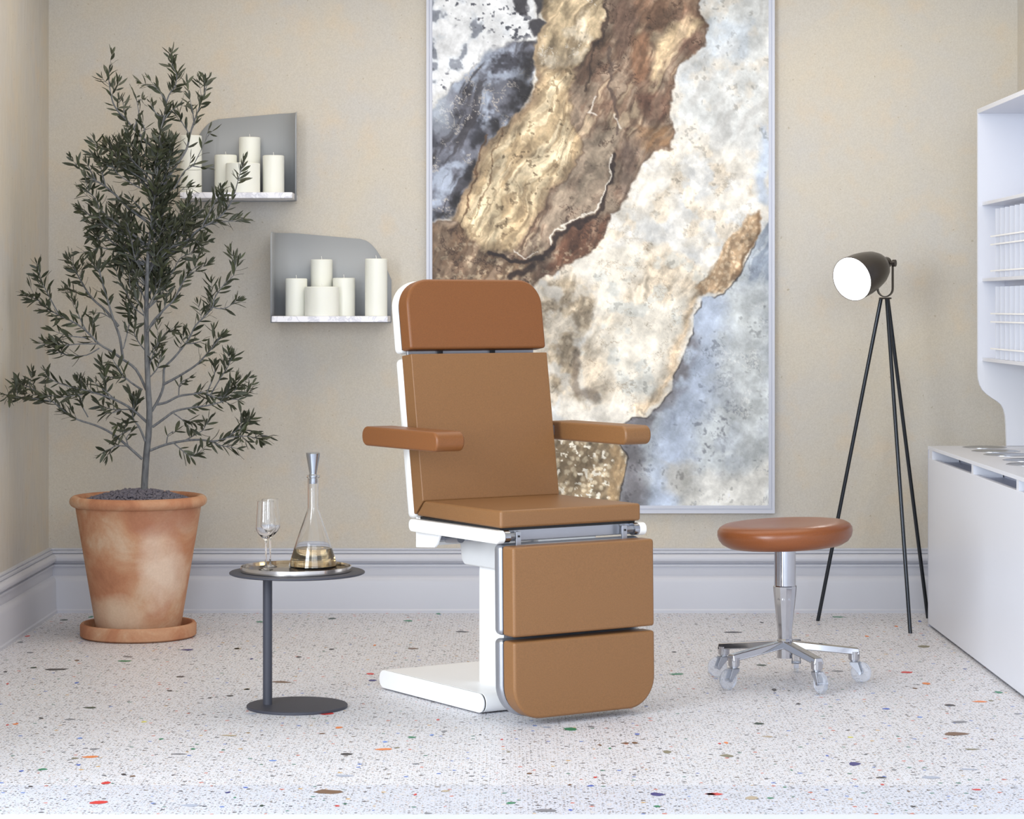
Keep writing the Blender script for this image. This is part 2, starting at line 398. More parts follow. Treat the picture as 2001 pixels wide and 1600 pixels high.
# ---------------------------------------------------------------- painting
rs = np.random.RandomState(5)
def vnoise(x, y, seed):
    r = np.random.RandomState(seed); T = r.rand(256, 256)
    xi = np.floor(x).astype(int); yi = np.floor(y).astype(int)
    fx = x-xi; fy = y-yi; fx = fx*fx*(3-2*fx); fy = fy*fy*(3-2*fy)
    g = lambda a, c: T[a % 256, c % 256]
    return (g(xi, yi)*(1-fx)+g(xi+1, yi)*fx)*(1-fy)+(g(xi, yi+1)*(1-fx)+g(xi+1, yi+1)*fx)*fy
def fbm(x, y, s, seed, oct=5, gain=0.5):
    a = 1; t = 0; v = 0
    for o in range(oct):
        v = v+a*vnoise(x/s*(2**o)+17.3*o, y/s*(2**o)+9.1*o, seed+o); t += a; a *= gain
    return v/t
def sstep(a, b, x):
    t = np.clip((x-a)/(b-a), 0, 1); return t*t*(3-2*t)
def sdf(poly, x, y):
    """signed distance, positive inside"""
    d = np.full(x.shape, 1e18); ins = np.zeros(x.shape, bool); n = len(poly)
    for i in range(n):
        ax, ay = poly[i]; bx, by = poly[(i+1) % n]
        ex, ey = bx-ax, by-ay; wx, wy = x-ax, y-ay
        t = np.clip((wx*ex+wy*ey)/(ex*ex+ey*ey+1e-9), 0, 1)
        d = np.minimum(d, (wx-ex*t)**2+(wy-ey*t)**2)
        cond = (ay > y) != (by > y)
        xs = ax+(y-ay)*ex/(ey if abs(ey) > 1e-9 else 1e-9)
        ins ^= cond & (x < xs)
    d = np.sqrt(d); return np.where(ins, d, -d)
def ldist(line, x, y):
    d = np.full(x.shape, 1e18)
    for (ax, ay), (bx, by) in zip(line[:-1], line[1:]):
        ex, ey = bx-ax, by-ay; wx, wy = x-ax, y-ay
        t = np.clip((wx*ex+wy*ey)/(ex*ex+ey*ey+1e-9), 0, 1)
        d = np.minimum(d, (wx-ex*t)**2+(wy-ey*t)**2)
    return np.sqrt(d)
def paint_colors(X, Y):
    C = lambda *c: np.array(c, float)
    def mixc(img, w, c): return img*(1-w[..., None])+(c if c.ndim > 1 else c[None, None, :])*w[..., None]
    wx = (fbm(X, Y, 60, 11)-0.5); wy = (fbm(X, Y, 60, 31)-0.5)
    fx = (fbm(X, Y, 14, 51, 4)-0.5); fy = (fbm(X, Y, 14, 71, 4)-0.5)
    x = X+wx*34+fx*12; y = Y+wy*34+fy*12
    n1 = fbm(X, Y, 90, 101, 5, 0.5); n2 = fbm(X, Y, 30, 131, 4, 0.5); n3 = fbm(X, Y, 9, 151, 3, 0.5); n4 = fbm(X, Y, 3.2, 171, 2)
    # streaks running from upper right to lower left
    a = math.radians(62); U = X*math.cos(a)-Y*math.sin(a)*-1; 
    al = (X*math.cos(math.radians(118))+Y*math.sin(math.radians(118))) + wx*60
    ac = (X*math.sin(math.radians(118))-Y*math.cos(math.radians(118))) + wy*46
    st = fbm(ac, al/7, 15, 201, 4, 0.55); st2 = fbm(ac, al/6, 6, 221, 3, 0.5)
    msk = sstep(.48, .66, fbm(X, Y, 44, 401, 3, .5))
    ridge = (1-np.abs(2*fbm(X+wx*40, Y+wy*40, 38, 241, 6, 0.66)-1))*(0.93+0.07*msk)
    ridge2 = (1-np.abs(2*fbm(X+wx*30, Y+wy*30, 20, 261, 5, 0.66)-1))*(0.93+0.07*msk)
    rough_a = fbm(X+fx*10, Y+fy*10, 42, 421, 6, 0.68)-0.5
    rough_b = fbm(ac, al/4, 11, 431, 4, 0.65)-0.5
    # worley pebbles
    def pebbles(s, seed):
        r = np.random.RandomState(seed); jx = r.rand(256, 256); jy = r.rand(256, 256)
        gx = X/s; gy = Y/s; xi = np.floor(gx).astype(int); yi = np.floor(gy).astype(int)
        d1 = np.full(X.shape, 9.0); idv = np.zeros(X.shape)
        for dx in (-1, 0, 1):
            for dy in (-1, 0, 1):
                a_, b_ = (xi+dx) % 256, (yi+dy) % 256
                d = np.hypot(xi+dx+jx[a_, b_]-gx-fx*0.8, yi+dy+jy[a_, b_]-gy-fy*0.8)
                m_ = d < d1; idv = np.where(m_, jx[b_, a_], idv); d1 = np.where(m_, d, d1)
        return d1, idv
    img = np.ones(X.shape+(3,))*C(226, 220, 208)
    img = mixc(img, sstep(.45, .62, n1)*0.8, C(206, 208, 208))
    img = mixc(img, sstep(.52, .66, n2)*0.7, C(232, 216, 192))
    img = mixc(img, sstep(.56, .7, fbm(X, Y, 40, 301, 5, .6))*0.7, C(240, 238, 232))
    img = mixc(img, sstep(.90, .985, ridge2)*0.35, C(176, 164, 146))
    # pale bluish grey upper right
    w = sstep(-30, 30, sdf([(1370, -120), (1510, -120), (1510, 330), (1440, 300), (1330, 270), (1306, 180), (1350, 110)], x, y))
    img = mixc(img, w*0.9, C(208, 211, 210)); img = mixc(img, w*sstep(.4, .7, st)*0.5, C(186, 184, 180)); img = mixc(img, w*sstep(.55, .75, n2)*0.5, C(226, 214, 196)); img = mixc(img, w*sstep(.6, .75, n1)*0.5, C(190, 204, 220))
    # blue sliver on the right edge
    w = sstep(-6, 10, sdf([(1493, 250), (1506, 250), (1506, 400), (1480, 390), (1478, 330)], x, y)); img = mixc(img, w*0.8, C(186, 200, 220))
    # top left white with speckle
    w = sstep(-8, 14, sdf([(830, -120), (1060, -120), (1050, 60), (1000, 92), (940, 110), (905, 150), (830, 205)], x, y))
    img = mixc(img, w, C(226, 228, 230)); img = mixc(img, w*sstep(.5, .72, n2)*0.6, C(190, 202, 216)); img = mixc(img, w*sstep(.62, .72, n3)*sstep(.45, .6, n1), C(96, 98, 108))
    img = mixc(img, w*sstep(.6, .68, n2)*0.7, C(120, 124, 136))
    # dark blob near the top
    for p in ([(1000, -40), (1036, -50), (1030, 30), (1008, 20)], [(1024, 46), (1050, 30), (1066, 44), (1058, 78), (1036, 74)], [(1010, 84), (1040, 82), (1038, 110), (1008, 112)], [(1040, -60), (1072, -70), (1066, 20), (1050, 30)]):
        w = sstep(-3, 4, sdf(p, x, y)); img = mixc(img, w*0.85, C(62, 60, 66))
    # dark slate diagonal
    dk = [(830, 215), (880, 175), (910, 144), (939, 104), (982, 94), (1007, 86), (1036, 94), (1043, 119), (1036, 180), (1006, 232), (973, 262), (948, 306), (937, 345), (908, 389), (876, 425), (830, 440)]
    s_ = sdf(dk, x, y); w = sstep(-5, 6, s_)
    slate = np.ones(X.shape+(3,))*C(120, 122, 134)
    slate = mixc(slate, sstep(.42, .62, n2), C(84, 84, 94)); slate = mixc(slate, sstep(.52, .7, fbm(X, Y, 50, 331, 5, .6)), C(166, 176, 194))
    slate = mixc(slate, sstep(.5, .68, st)*0.7, C(70, 66, 70)); slate = mixc(slate, sstep(.92, .99, ridge2)*0.8, C(196, 188, 178))
    slate = mixc(slate, (1-sstep(10, 46, ldist([(1043, 119), (1036, 180), (1006, 232), (973, 262), (948, 306), (937, 345), (908, 389), (876, 425)], x, y)))*0.75*sstep(.3, .6, n2), C(44, 41, 42))
    slate = mixc(slate, (1-sstep(0, 60, x-850))*sstep(0, 60, 280-y)*0.7, C(196, 208, 222))
    img = img*(1-w[..., None])+slate*w[..., None]
    # beige fan above
    w = sstep(-6, 8, sdf([(1068, -120), (1190, -120), (1185, 20), (1165, 72), (1130, 125), (1050, 130), (1043, 92), (1072, 47)], x, y))
    fan = np.ones(X.shape+(3,))*C(206, 184, 148); fan = mixc(fan, sstep(.45, .65, st), C(168, 148, 118)); fan = mixc(fan, sstep(.5, .7, n2)*0.7, C(224, 212, 190)); fan = mixc(fan, sstep(.93, .99, ridge2)*0.7, C(240, 236, 226))
    fan = mixc(fan, sstep(0, 60, y-70)*0.5, C(168, 156, 138))
    img = img*(1-w[..., None])+fan*w[..., None]
    # brown mass
    fan_p = [(1068, -120), (1190, -120), (1185, 20), (1165, 72), (1130, 125), (1050, 130), (1043, 92), (1072, 47)]
    cp = [(1050, 128), (1108, 124), (1126, 144), (1112, 187), (1130, 252), (1135, 306), (1088, 366), (1046, 414), (1021, 456), (996, 492), (955, 500), (917, 468), (885, 428), (922, 372), (946, 309), (975, 262), (1014, 232), (1040, 201), (1057, 162)]
    bp = [(1190, -120), (1368, -120), (1376, 36), (1374, 83), (1360, 104), (1324, 126), (1317, 151), (1306, 169), (1309, 201), (1317, 223), (1324, 252), (1313, 281), (1281, 306), (1259, 324), (1245, 353), (1227, 374), (1201, 403), (1183, 417), (1180, 453), (1162, 479), (1137, 504), (1101, 522), (1060, 545), (1030, 575), (830, 580), (830, 438), (885, 428), (917, 461), (993, 493), (1021, 450), (1093, 363), (1137, 309), (1126, 252), (1108, 187), (1120, 130), (1144, 110), (1165, 72), (1183, 22)]
    for q_, c_ in ((cp, (150, 128, 102)), (fan_p, (160, 140, 112))):
        img = mixc(img, sstep(-13, -5, sdf(q_, x, y)), C(*c_))
    s_ = sdf(bp, x, y); w = sstep(-3, 4, s_)
    br = np.ones(X.shape+(3,))*C(160, 140, 120)
    br = mixc(br, sstep(.42, .6, st), C(128, 104, 86)); br = mixc(br, sstep(.56, .7, st)*0.8, C(186, 166, 138)); br = mixc(br, sstep(.55, .7, n2)*0.6, C(116, 90, 74))
    def blobc(poly, c, k=0.85, soft=9):
        nonlocal br
        br = mixc(br, sstep(-soft, soft, sdf(poly, x, y))*k*(0.6+0.4*sstep(.35, .6, st)), C(*c))
    blobc([(1190, -120), (1240, -120), (1262, 20), (1235, 80), (1200, 110), (1195, 40)], (122, 98, 84))
    blobc([(1240, -120), (1372, -120), (1376, 60), (1330, 0), (1290, 60), (1250, 60)], (140, 108, 86))
    blobc([(1360, 20), (1372, 40), (1330, 75), (1300, 120), (1285, 160), (1270, 150), (1285, 90), (1310, 40)], (212, 186, 148), 0.95, 7)
    blobc([(1372, 60), (1374, 90), (1340, 112), (1325, 100), (1335, 70)], (118, 90, 76))
    blobc([(1232, 80), (1270, 70), (1268, 150), (1245, 165), (1225, 130)], (146, 108, 82))
    blobc([(1240, 190), (1300, 180), (1305, 235), (1260, 240)], (122, 90, 74))
    blobc([(1245, 245), (1315, 240), (1318, 282), (1278, 302), (1240, 285)], (152, 118, 84))
    blobc([(1225, 280), (1260, 270), (1240, 350), (1215, 385), (1215, 330)], (138, 118, 106))
    blobc([(1120, 290), (1215, 240), (1200, 400), (1100, 460), (1060, 440)], (168, 152, 132))
    blobc([(1100, 450), (1180, 420), (1170, 480), (1110, 520), (1070, 520)], (124, 88, 68), 0.95)
    blobc([(830, 445), (900, 440), (960, 500), (1030, 505), (1050, 545), (830, 575)], (136, 110, 86), 0.8)
    br = mixc(br, sstep(.6, .72, n3)*0.5*sstep(440, 470, y), C(208, 190, 160))
    br = mixc(br, (1-sstep(1, 6, np.abs(s_)))*0.5, C(84, 62, 50))
    br = mixc(br, sstep(.93, .99, ridge)*0.6, C(78, 58, 48))
    img = img*(1-w[..., None])+br*w[..., None]
    w = sstep(-4, 6, sdf(fan_p, x, y)); img = img*(1-w[..., None])+fan*w[..., None]
    # cream leaf
    cp = [(1050, 128), (1108, 124), (1126, 144), (1112, 187), (1130, 252), (1135, 306), (1088, 366), (1046, 414), (1021, 456), (996, 492), (955, 500), (917, 468), (885, 428), (922, 372), (946, 309), (975, 262), (1014, 232), (1040, 201), (1057, 162)]
    s_ = sdf(cp, x, y); w = sstep(-6, 9, s_)
    cr = np.ones(X.shape+(3,))*C(222, 200, 160)
    cr = mixc(cr, sstep(.35, .62, n1)*0.6, C(234, 216, 182)); cr = mixc(cr, sstep(.52, .7, st)*0.75, C(184, 158, 120)); cr = mixc(cr, sstep(.58, .72, st2)*0.5, C(150, 128, 98))
    cr = mixc(cr, sstep(.66, .74, n3)*0.55, C(120, 100, 74)); cr = mixc(cr, (1-sstep(4, 26, s_))*0.6, C(164, 140, 108))
    img = img*(1-w[..., None])+cr*w[..., None]
    for ln, wd, c, k in (([(955, 262), (930, 340), (915, 400), (895, 440), (905, 455)], 2.4, (104, 78, 56), .8),
                      ([(983, 250), (968, 330), (948, 390), (930, 430)], 1.8, (128, 98, 70), .7),
                      ([(1190, 10), (1172, 70), (1160, 100), (1145, 150), (1140, 180)], 3.0, (84, 68, 58), .8),
                      ([(1182, 90), (1190, 140), (1200, 210), (1205, 260)], 3.4, (96, 80, 72), .7),
                      ([(1207, 300), (1190, 350), (1176, 390), (1166, 418), (1145, 434), (1110, 446), (1084, 462), (1070, 482)], 5, (66, 50, 44), .85),
                      ([(1203, 300), (1186, 350), (1172, 388), (1160, 412), (1140, 428), (1106, 440), (1080, 454), (1068, 472)], 1.8, (236, 228, 214), .9),
                      ([(1074, 480), (1060, 500), (1030, 508), (1000, 510), (960, 500)], 6, (58, 44, 40), .85),
                      ([(1040, 520), (1022, 538), (1000, 545)], 9, (58, 44, 40), .8),
                      ([(1000, 486), (1020, 500), (1045, 492)], 1.3, (230, 222, 210), .8),
                      ([(1050, 415), (1030, 448), (1010, 480)], 2.2, (96, 76, 60), .7),
                      ([(1160, 190), (1152, 225), (1163, 230)], 2.2, (232, 226, 216), .7),
                      ([(1195, 225), (1210, 250)], 2.2, (226, 220, 210), .6)):
        w = 1-sstep(wd*0.4, wd*1.3, ldist(ln, x, y)); img = mixc(img, w*k, C(*c))
    # centre cream boulder
    w = sstep(-4, 10, sdf([(1150, 520), (1200, 480), (1300, 470), (1380, 520), (1366, 585), (1350, 620), (1345, 660), (1320, 690), (1312, 730), (1310, 765), (1285, 795), (1255, 812), (1180, 800), (1130, 760), (1125, 700), (1150, 650), (1160, 580)], x, y))
    bo = np.ones(X.shape+(3,))*C(234, 227, 212); bo = mixc(bo, sstep(.48, .66, n1)*0.7, C(220, 200, 172)); bo = mixc(bo, sstep(.55, .7, n2)*0.6, C(206, 210, 206)); bo = mixc(bo, sstep(.93, .99, ridge2)*0.4, C(168, 146, 118))
    bo = mixc(bo, (1-sstep(4, 26, ldist([(1366, 585), (1350, 620), (1345, 660), (1320, 690), (1312, 730), (1310, 765), (1285, 795), (1255, 812)], x, y)))*0.8, C(216, 186, 148))
    img = img*(1-w[..., None])+bo*w[..., None]
    # brown pebbly band on the left of the boulder
    w = sstep(-10, 12, sdf([(1040, 560), (1090, 540), (1165, 560), (1150, 640), (1122, 700), (1128, 760), (1150, 800), (1080, 780), (1050, 700)], x, y))
    img = mixc(img, w*(0.35+0.5*sstep(.4, .6, n2)), C(172, 154, 128)); d1, idv = pebbles(17, 5)
    img = mixc(img, w*sstep(.46, .34, d1) if False else w*(1-sstep(.15, .5, d1))*(idv > .35)*0.6, C(226, 210, 184))
    w2 = 1-sstep(3, 14, ldist([(1128, 690), (1118, 740), (1130, 775), (1175, 782)], x, y)); img = mixc(img, w2*0.6, C(120, 104, 88))
    # tan pebble band on right
    w = sstep(-4, 5, sdf([(1493, 412), (1481, 460), (1462, 500), (1440, 545), (1410, 572), (1370, 577), (1352, 560), (1385, 520), (1405, 490), (1430, 455), (1462, 425)], x, y))
    img = mixc(img, w*0.95, C(184, 154, 120)); img = mixc(img, w*(1-sstep(.25, .45, pebbles(11, 9)[0]))*0.7, C(216, 192, 160))
    img = mixc(img, w*(1-sstep(3, 12, ldist([(1493, 412), (1481, 460), (1462, 500), (1440, 545)], x, y)))*0.7, C(122, 94, 68))
    # lower left olive pebbles
    w = sstep(-8, 10, sdf([(1080, 850), (1130, 838), (1209, 850), (1222, 892), (1216, 928), (1209, 1000), (1080, 1000)], x, y))
    img = mixc(img, w*0.95, C(150, 130, 102)); d1, idv = pebbles(13, 15)
    img = mixc(img, w*(1-sstep(.2, .5, d1))*(idv > .3)*0.75, C(216, 200, 170)); img = mixc(img, w*sstep(.66, .72, n3), C(240, 232, 214))
    img = mixc(img, (1-sstep(4, 16, ldist([(1196, 880), (1205, 930), (1198, 1000)], x, y)))*0.8, C(186, 156, 116))
    # blue field
    bl = [(1510, 425), (1480, 462), (1462, 504), (1450, 525), (1436, 548), (1414, 570), (1396, 580), (1372, 580), (1370, 597), (1356, 615), (1353, 654), (1338, 676), (1324, 712), (1313, 733), (1313, 766), (1288, 796), (1263, 815), (1237, 815), (1209, 833), (1209, 867), (1223, 892), (1216, 928), (1209, 978), (1209, 1010), (1510, 1010)]
    x3 = X+wx*12+fx*7; y3 = Y+wy*12+fy*7
    s_ = sdf(bl, x3, y3); w = sstep(-1.5, 2.5, s_)
    bf = np.ones(X.shape+(3,))*C(186, 194, 202)
    bf = mixc(bf, sstep(.42, .62, n2)*0.6, C(208, 214, 214)); bf = mixc(bf, sstep(.58, .72, n3)*0.5, C(146, 150, 160))
    core = 1-sstep(10, 60, ldist([(1385, 600), (1372, 700), (1350, 780), (1320, 860), (1290, 980)], x, y)); bf = mixc(bf, core*0.75, C(178, 192, 216))
    edge = 1-sstep(6, 40, ldist([(1340, 680), (1324, 712), (1313, 766), (1288, 796), (1240, 830), (1230, 880), (1235, 980)], x, y)); bf = mixc(bf, edge*0.85*sstep(.3, .55, n2+0.1), C(128, 124, 128))
    gr_ = sstep(-20, 40, sdf([(1430, 560), (1510, 540), (1510, 1010), (1440, 1010), (1430, 850), (1400, 700)], x, y)); bf = mixc(bf, gr_*0.7, C(208, 213, 212))
    bf = mixc(bf, gr_*sstep(.9, .98, ridge2)*0.5, C(240, 240, 236))
    wb = sstep(-10, 24, sdf([(1330, 960), (1380, 905), (1440, 920), (1510, 880), (1510, 1010), (1320, 1010)], x, y)); bf = mixc(bf, wb*0.85, C(228, 226, 218))
    wb = sstep(-10, 20, sdf([(1290, 905), (1350, 900), (1370, 930), (1330, 980), (1290, 960)], x, y)); bf = mixc(bf, wb*0.6, C(204, 196, 178))
    wt = sstep(-10, 14, sdf([(1500, 420), (1510, 420), (1510, 560), (1440, 550), (1465, 505)], x, y)); bf = mixc(bf, wt*0.7*sstep(.35, .6, st), C(134, 146, 164))
    bf = mixc(bf, (1-sstep(1, 4, s_))*0.8*sstep(.35, .55, n2), C(52, 44, 42))
    bf = mixc(bf, sstep(.94, .99, ridge)*0.35, C(120, 126, 138))
    img = img*(1-w[..., None])+bf*w[..., None]
    # fine grain and tonal variation
    img = img*(0.955+0.09*n3[..., None])
    lum = img.mean(-1)
    brn = sstep(12, 45, img[..., 0]-img[..., 2])*(1-sstep(200, 235, lum))
    img = img*(1+rough_a*(0.50+0.30*brn))[..., None]*(1+rough_b*(0.10+0.55*brn))[..., None]
    pits = sstep(.66, .76, n3)*sstep(.5, .62, n2); img = img*(1-0.16*pits)[..., None]
    lum = img.mean(-1)[..., None]; img = lum+(img-lum)*0.80; img = (img-170)*1.16+163
    return np.clip(img, 20, 250)
cv = empty('abstract_painting', (0, WY, 0), 0, 'tall abstract marbled painting in brown, cream and slate blue with thin silver frame', 'painting')
px0, px1, py0, py1 = 844, 1503, -96, 988
nx, ny = 440, 720
YC = 10.862
gx = np.linspace(px0, px1, nx); gy = np.linspace(py0, py1, ny)
GX, GY = np.meshgrid(gx, gy)
img = paint_colors(GX, GY)
im = img/255.0; im = np.where(im <= 0.04045, im/12.92, ((im+0.055)/1.055)**2.4)
vx = (GX-CX)*YC/F; vz = H-(GY-HY)*YC/F
verts = np.stack([vx, np.full(vx.shape, YC-WY)+0.0, vz], -1).reshape(-1, 3)
ii = np.arange((ny-1)*(nx-1)); r_ = ii//(nx-1); c_ = ii % (nx-1); a_ = r_*nx+c_
faces = np.stack([a_, a_+nx, a_+nx+1, a_+1], -1)
me = bpy.data.meshes.new('canvas'); me.vertices.add(len(verts)); me.vertices.foreach_set('co', verts.ravel())
me.loops.add(faces.size); me.loops.foreach_set('vertex_index', faces.ravel().astype(np.int32))
me.polygons.add(len(faces)); me.polygons.foreach_set('loop_start', (np.arange(len(faces))*4).astype(np.int32))
me.update(calc_edges=True)
ca = me.color_attributes.new('paint', 'FLOAT_COLOR', 'POINT')
ca.data.foreach_set('color', np.concatenate([im.reshape(-1, 3), np.ones((nx*ny, 1))], 1).ravel().astype(np.float32))
mp = base_mat('marbled paint', (200, 200, 200), 0.45, spec=0.3)
at = mp.node_tree.nodes.new('ShaderNodeVertexColor'); at.layer_name = 'paint'
nz = noise(mp, coords(mp), 120, 4, 0.65)
cc = mix(mp, 1.0, at.outputs['Color'], ramp(mp, nz.outputs['Fac'], [(0.3, (0.93, 0.928, 0.925)), (0.7, (1.0, 1.0, 1.0))]), 'MULTIPLY')
L(mp, cc, bsdf(mp).inputs['Base Color']); bump(mp, nz.outputs['Fac'], 0.04, 0.001)
link('canvas', me, mp, cv)
YF = 10.85
fx0, fx1 = (833-CX)*YF/F, (1514-CX)*YF/F; fz0 = H-(1003-HY)*YF/F; fz1 = 2.96
def frame_ring(o0, o1, ya, yb):
    m = MB()
    ax0, ax1, az0, az1 = fx0+o0, fx1-o0, fz0+o0*1.3, fz1-o0; bx0, bx1, bz0, bz1 = fx0+o1, fx1-o1, fz0+o1*1.3, fz1-o1
    m.prism([(ax0, az0), (ax1, az0), (bx1, bz0), (bx0, bz0)], lambda u, v, t: (u, t, v), ya, yb)
    m.prism([(ax1, az0), (ax1, az1), (bx1, bz1), (bx1, bz0)], lambda u, v, t: (u, t, v), ya, yb)
    m.prism([(ax1, az1), (ax0, az1), (bx0, bz1), (bx1, bz1)], lambda u, v, t: (u, t, v), ya, yb)
    m.prism([(ax0, az1), (ax0, az0), (bx0, bz0), (bx0, bz1)], lambda u, v, t: (u, t, v), ya, yb)
    return m
fr = frame_ring(0, 0.0115, -0.036, 0)
for o0, o1, ya in ((0.0115, 0.016, -0.028), (0.016, 0.022, -0.031), (0.022, 0.0262, -0.026)):
    k = frame_ring(o0, o1, ya, 0); fr.add(k.v, k.f)
fr.build('frame', 'frame', cv)

# ---------------------------------------------------------------- treatment chair
ang = math.radians(33)
chair = empty('treatment_chair', (-0.089, 8.13, 0), ang, 'reclining treatment chair in tan leather with armrests on a white column base', 'chair')
# local frame: x = w (to the chair's far side), y = -s (s = forward)
def SP(m, pts, w0, w1):  # side profile (s,z) extruded across the width
    m.prism(pts, lambda s, z, t: (t, -s, z), w0, w1)
W0, W1 = -0.0625, 0.4975
# seat
m = MB(); SP(m, [(0.192, 0.634), (0.192, 0.692), (-0.292, 0.692), (-0.346, 0.638)], W0, W1); m.build('seat', 'tan', chair, bevel=0.010, seg=4)
m = MB(); SP(m, [(-0.296, 0.692), (-0.3745, 1.190), (-0.4385, 1.182), (-0.3565, 0.645), (-0.350, 0.642)], W0, W1); bk = m.build('backrest', 'tan', chair, bevel=0.010, seg=4)
# headrest: tilted frame
def tiltfn(s0, z0, lean):
    c, sn = math.cos(lean), math.sin(lean)
    return lambda u, v, t: (u, -(s0 - sn*v + c*t), z0 + c*v + sn*t)   # t forward offset, v up along panel
lean = math.radians(9)
hf = tiltfn(-0.3775, 1.206, lean)
m = MB(); m.prism(rrect(W0, W1, 0, 0.245, (0, 0, 0.092, 0.092), 10), hf, -0.065, 0); m.build('headrest', 'cognac', chair, bevel=0.011, seg=4, label='cognac brown rounded headrest cushion')
m = MB(); m.prism(rrect(W0-0.002, W1+0.002, -0.004, 0.250, (0, 0, 0.096, 0.096), 12), hf, -0.114, -0.069); m.build('headrest_shell', 'alu_lit', chair, bevel=0.017, seg=4)
m = MB(); m.prism(rrect(W0+0.006, W1-0.006, 0.006, 0.240, (0, 0, 0.09, 0.09), 10), hf, -0.070, -0.064); m.build('headrest_board', 'black', chair)
bfn = tiltfn(-0.296, 0.692, math.radians(8.95))
m = MB(); m.prism([(W0-0.002, -0.052), (W1+0.002, -0.052), (W1+0.002, 0.500), (W0-0.002, 0.500)], bfn, -0.114, -0.069); m.build('backrest_shell', 'alu_lit', chair, bevel=0.019, seg=5)
m = MB(); m.prism([(W0+0.006, 0), (W1-0.006, 0), (W1-0.006, 0.496), (W0+0.006, 0.496)], bfn, -0.070, -0.063); m.build('backrest_board', 'black', chair)
# rods joining headrest and backrest
for w in (0.10, 0.33):
    m = MB(); m.cyl((w, 0.463, 1.16), (w, 0.476, 1.24), 0.008); m.build('headrest_rod', 'steel', chair, smooth=40)
m = MB(); m.box(W0+0.02, W1-0.02, 0.432, 0.444, 1.150, 1.215); m.build('headrest_crossbar', 'alu', chair, bevel=0.002)
for w in (0.085, 0.30):
    m = MB(); m.box(w-0.008, w+0.008, 0.420, 0.433, 1.185, 1.212); m.build('headrest_clip', 'black', chair)
# armrests
def arm(w0, w1, s0, s1):
    m = MB(); m.prism(rrect(-s1, -s0, 0.878, 0.944, (0.03,)*4, 8), lambda u, v, t: (t, u, v), w0, w1)
    return m.build('armrest', 'cognac' if w0 < 0 else 'tan', chair, bevel=0.009, seg=3, label='cognac brown padded armrest' if w0 < 0 else 'tan padded armrest')
arm(-0.215, -0.105, -0.45, 0.045); arm(0.54, 0.65, -0.45, 0.045)
for w0, w1 in ((-0.120, W0+0.002), (W1-0.002, 0.555)):
    m = MB(); m.box(w0, w1, 0.392, 0.428, 0.892, 0.930); m.build('armrest_bracket', 'alu', chair, bevel=0.004)
# leg rest cushions and shells
ll = math.radians(-1.2)
lf = tiltfn(0.262, 0.579, math.radians(180))
def legfn(u, v, t):   # v measured downwards from z=0.579
    return (u, -(0.260+0.016*v+t), 0.579-v)
m = MB(); m.prism([(W0, 0), (W1, 0), (W1, 0.289), (W0, 0.289)], legfn, -0.062, 0.006); m.build('legrest_upper', 'tan', chair, bevel=0.010, seg=4)
m = MB(); m.prism(rrect(W0, W1, 0.304, 0.556, (0, 0, 0.105, 0.105), 12), legfn, -0.062, 0.006); m.build('legrest_lower', 'tan', chair, bevel=0.010, seg=4)
m = MB(); m.prism([(W0-0.002, -0.004), (W1+0.002, -0.004), (W1+0.002, 0.291), (W0-0.002, 0.291)], legfn, -0.114, -0.068); m.build('legrest_upper_shell', 'alu', chair, bevel=0.019, seg=5, label='satin aluminium shell')
m = MB(); m.prism(rrect(W0-0.002, W1+0.002, 0.301, 0.560, (0, 0, 0.108, 0.108), 14), legfn, -0.114, -0.068); m.build('legrest_lower_shell', 'alu', chair, bevel=0.017, seg=5, label='satin aluminium shell')
m = MB(); m.prism(rrect(W0+0.007, W1-0.007, 0.307, 0.553, (0, 0, 0.10, 0.10), 10), legfn, -0.07, -0.06)
m.prism([(W0+0.007, 0.004), (W1-0.007, 0.004), (W1-0.007, 0.285), (W0+0.007, 0.285)], legfn, -0.07, -0.06); m.build('legrest_board', 'black', chair)
m = MB(); m.prism([(W0+0.03, 0.27), (W1-0.03, 0.27), (W1-0.03, 0.33), (W0+0.03, 0.33)], legfn, -0.10, -0.085); m.build('legrest_crossbar', 'alu_dark', chair)
# seat frame rails (capsule sections)
for w0, w1 in ((-0.078, -0.050), (0.485, 0.513)):
    m = MB(); m.prism(rrect(-0.205, 0.367, 0.585, 0.628, (0.0205,)*4, 8), lambda u, v, t: (t, u, v), w0, w1); m.build('seat_rail', 'alu_lit', chair, bevel=0.003, seg=3, label='aluminium side rail, colour whitened as if lit')
m = MB(); m.box(-0.052, 0.487, -0.168, -0.140, 0.589, 0.626); m.build('front_crossbar', 'alu', chair, bevel=0.003)
m = MB(); m.box(-0.052, 0.487, 0.30, 0.345, 0.595, 0.632); m.build('rear_crossbar', 'alu_lit', chair, bevel=0.004)
m = MB(); m.box(W0+0.01, W1-0.01, -0.17, 0.33, 0.626, 0.636); m.build('seat_board', 'black', chair)
for w0, w1, in ((-0.050, -0.030), (0.465, 0.485)):
    m = MB(); m.cyl((w0, -0.184, 0.607), (w1, -0.184, 0.607), 0.021); m.build('hinge_knob', 'steel', chair, smooth=40)
for w0, w1 in ((-0.03, 0.005), (0.435, 0.466)):
    m = MB(); m.cyl((w0, -0.184, 0.607), (w1, -0.184, 0.607), 0.012, seg=6); m.build('hinge_shaft', 'alu', chair)
for w in (0.005, 0.428):
    m = MB(); m.prism([(-0.198, 0.565), (-0.176, 0.565), (-0.172, 0.612), (-0.180, 0.623), (-0.192, 0.623), (-0.200, 0.612)], lambda u, v, t: (t, u, v), w, w+0.007)
    m.box(w-0.012, w+0.007, -0.200, -0.196, 0.567, 0.622)
    br = m.build('hinge_bracket', 'alu', chair, bevel=0.001)
    m = MB(); m.cyl((w-0.003, -0.201, 0.607), (w-0.003, -0.2035, 0.607), 0.0035, seg=12); m.build('bolt', 'black', br)
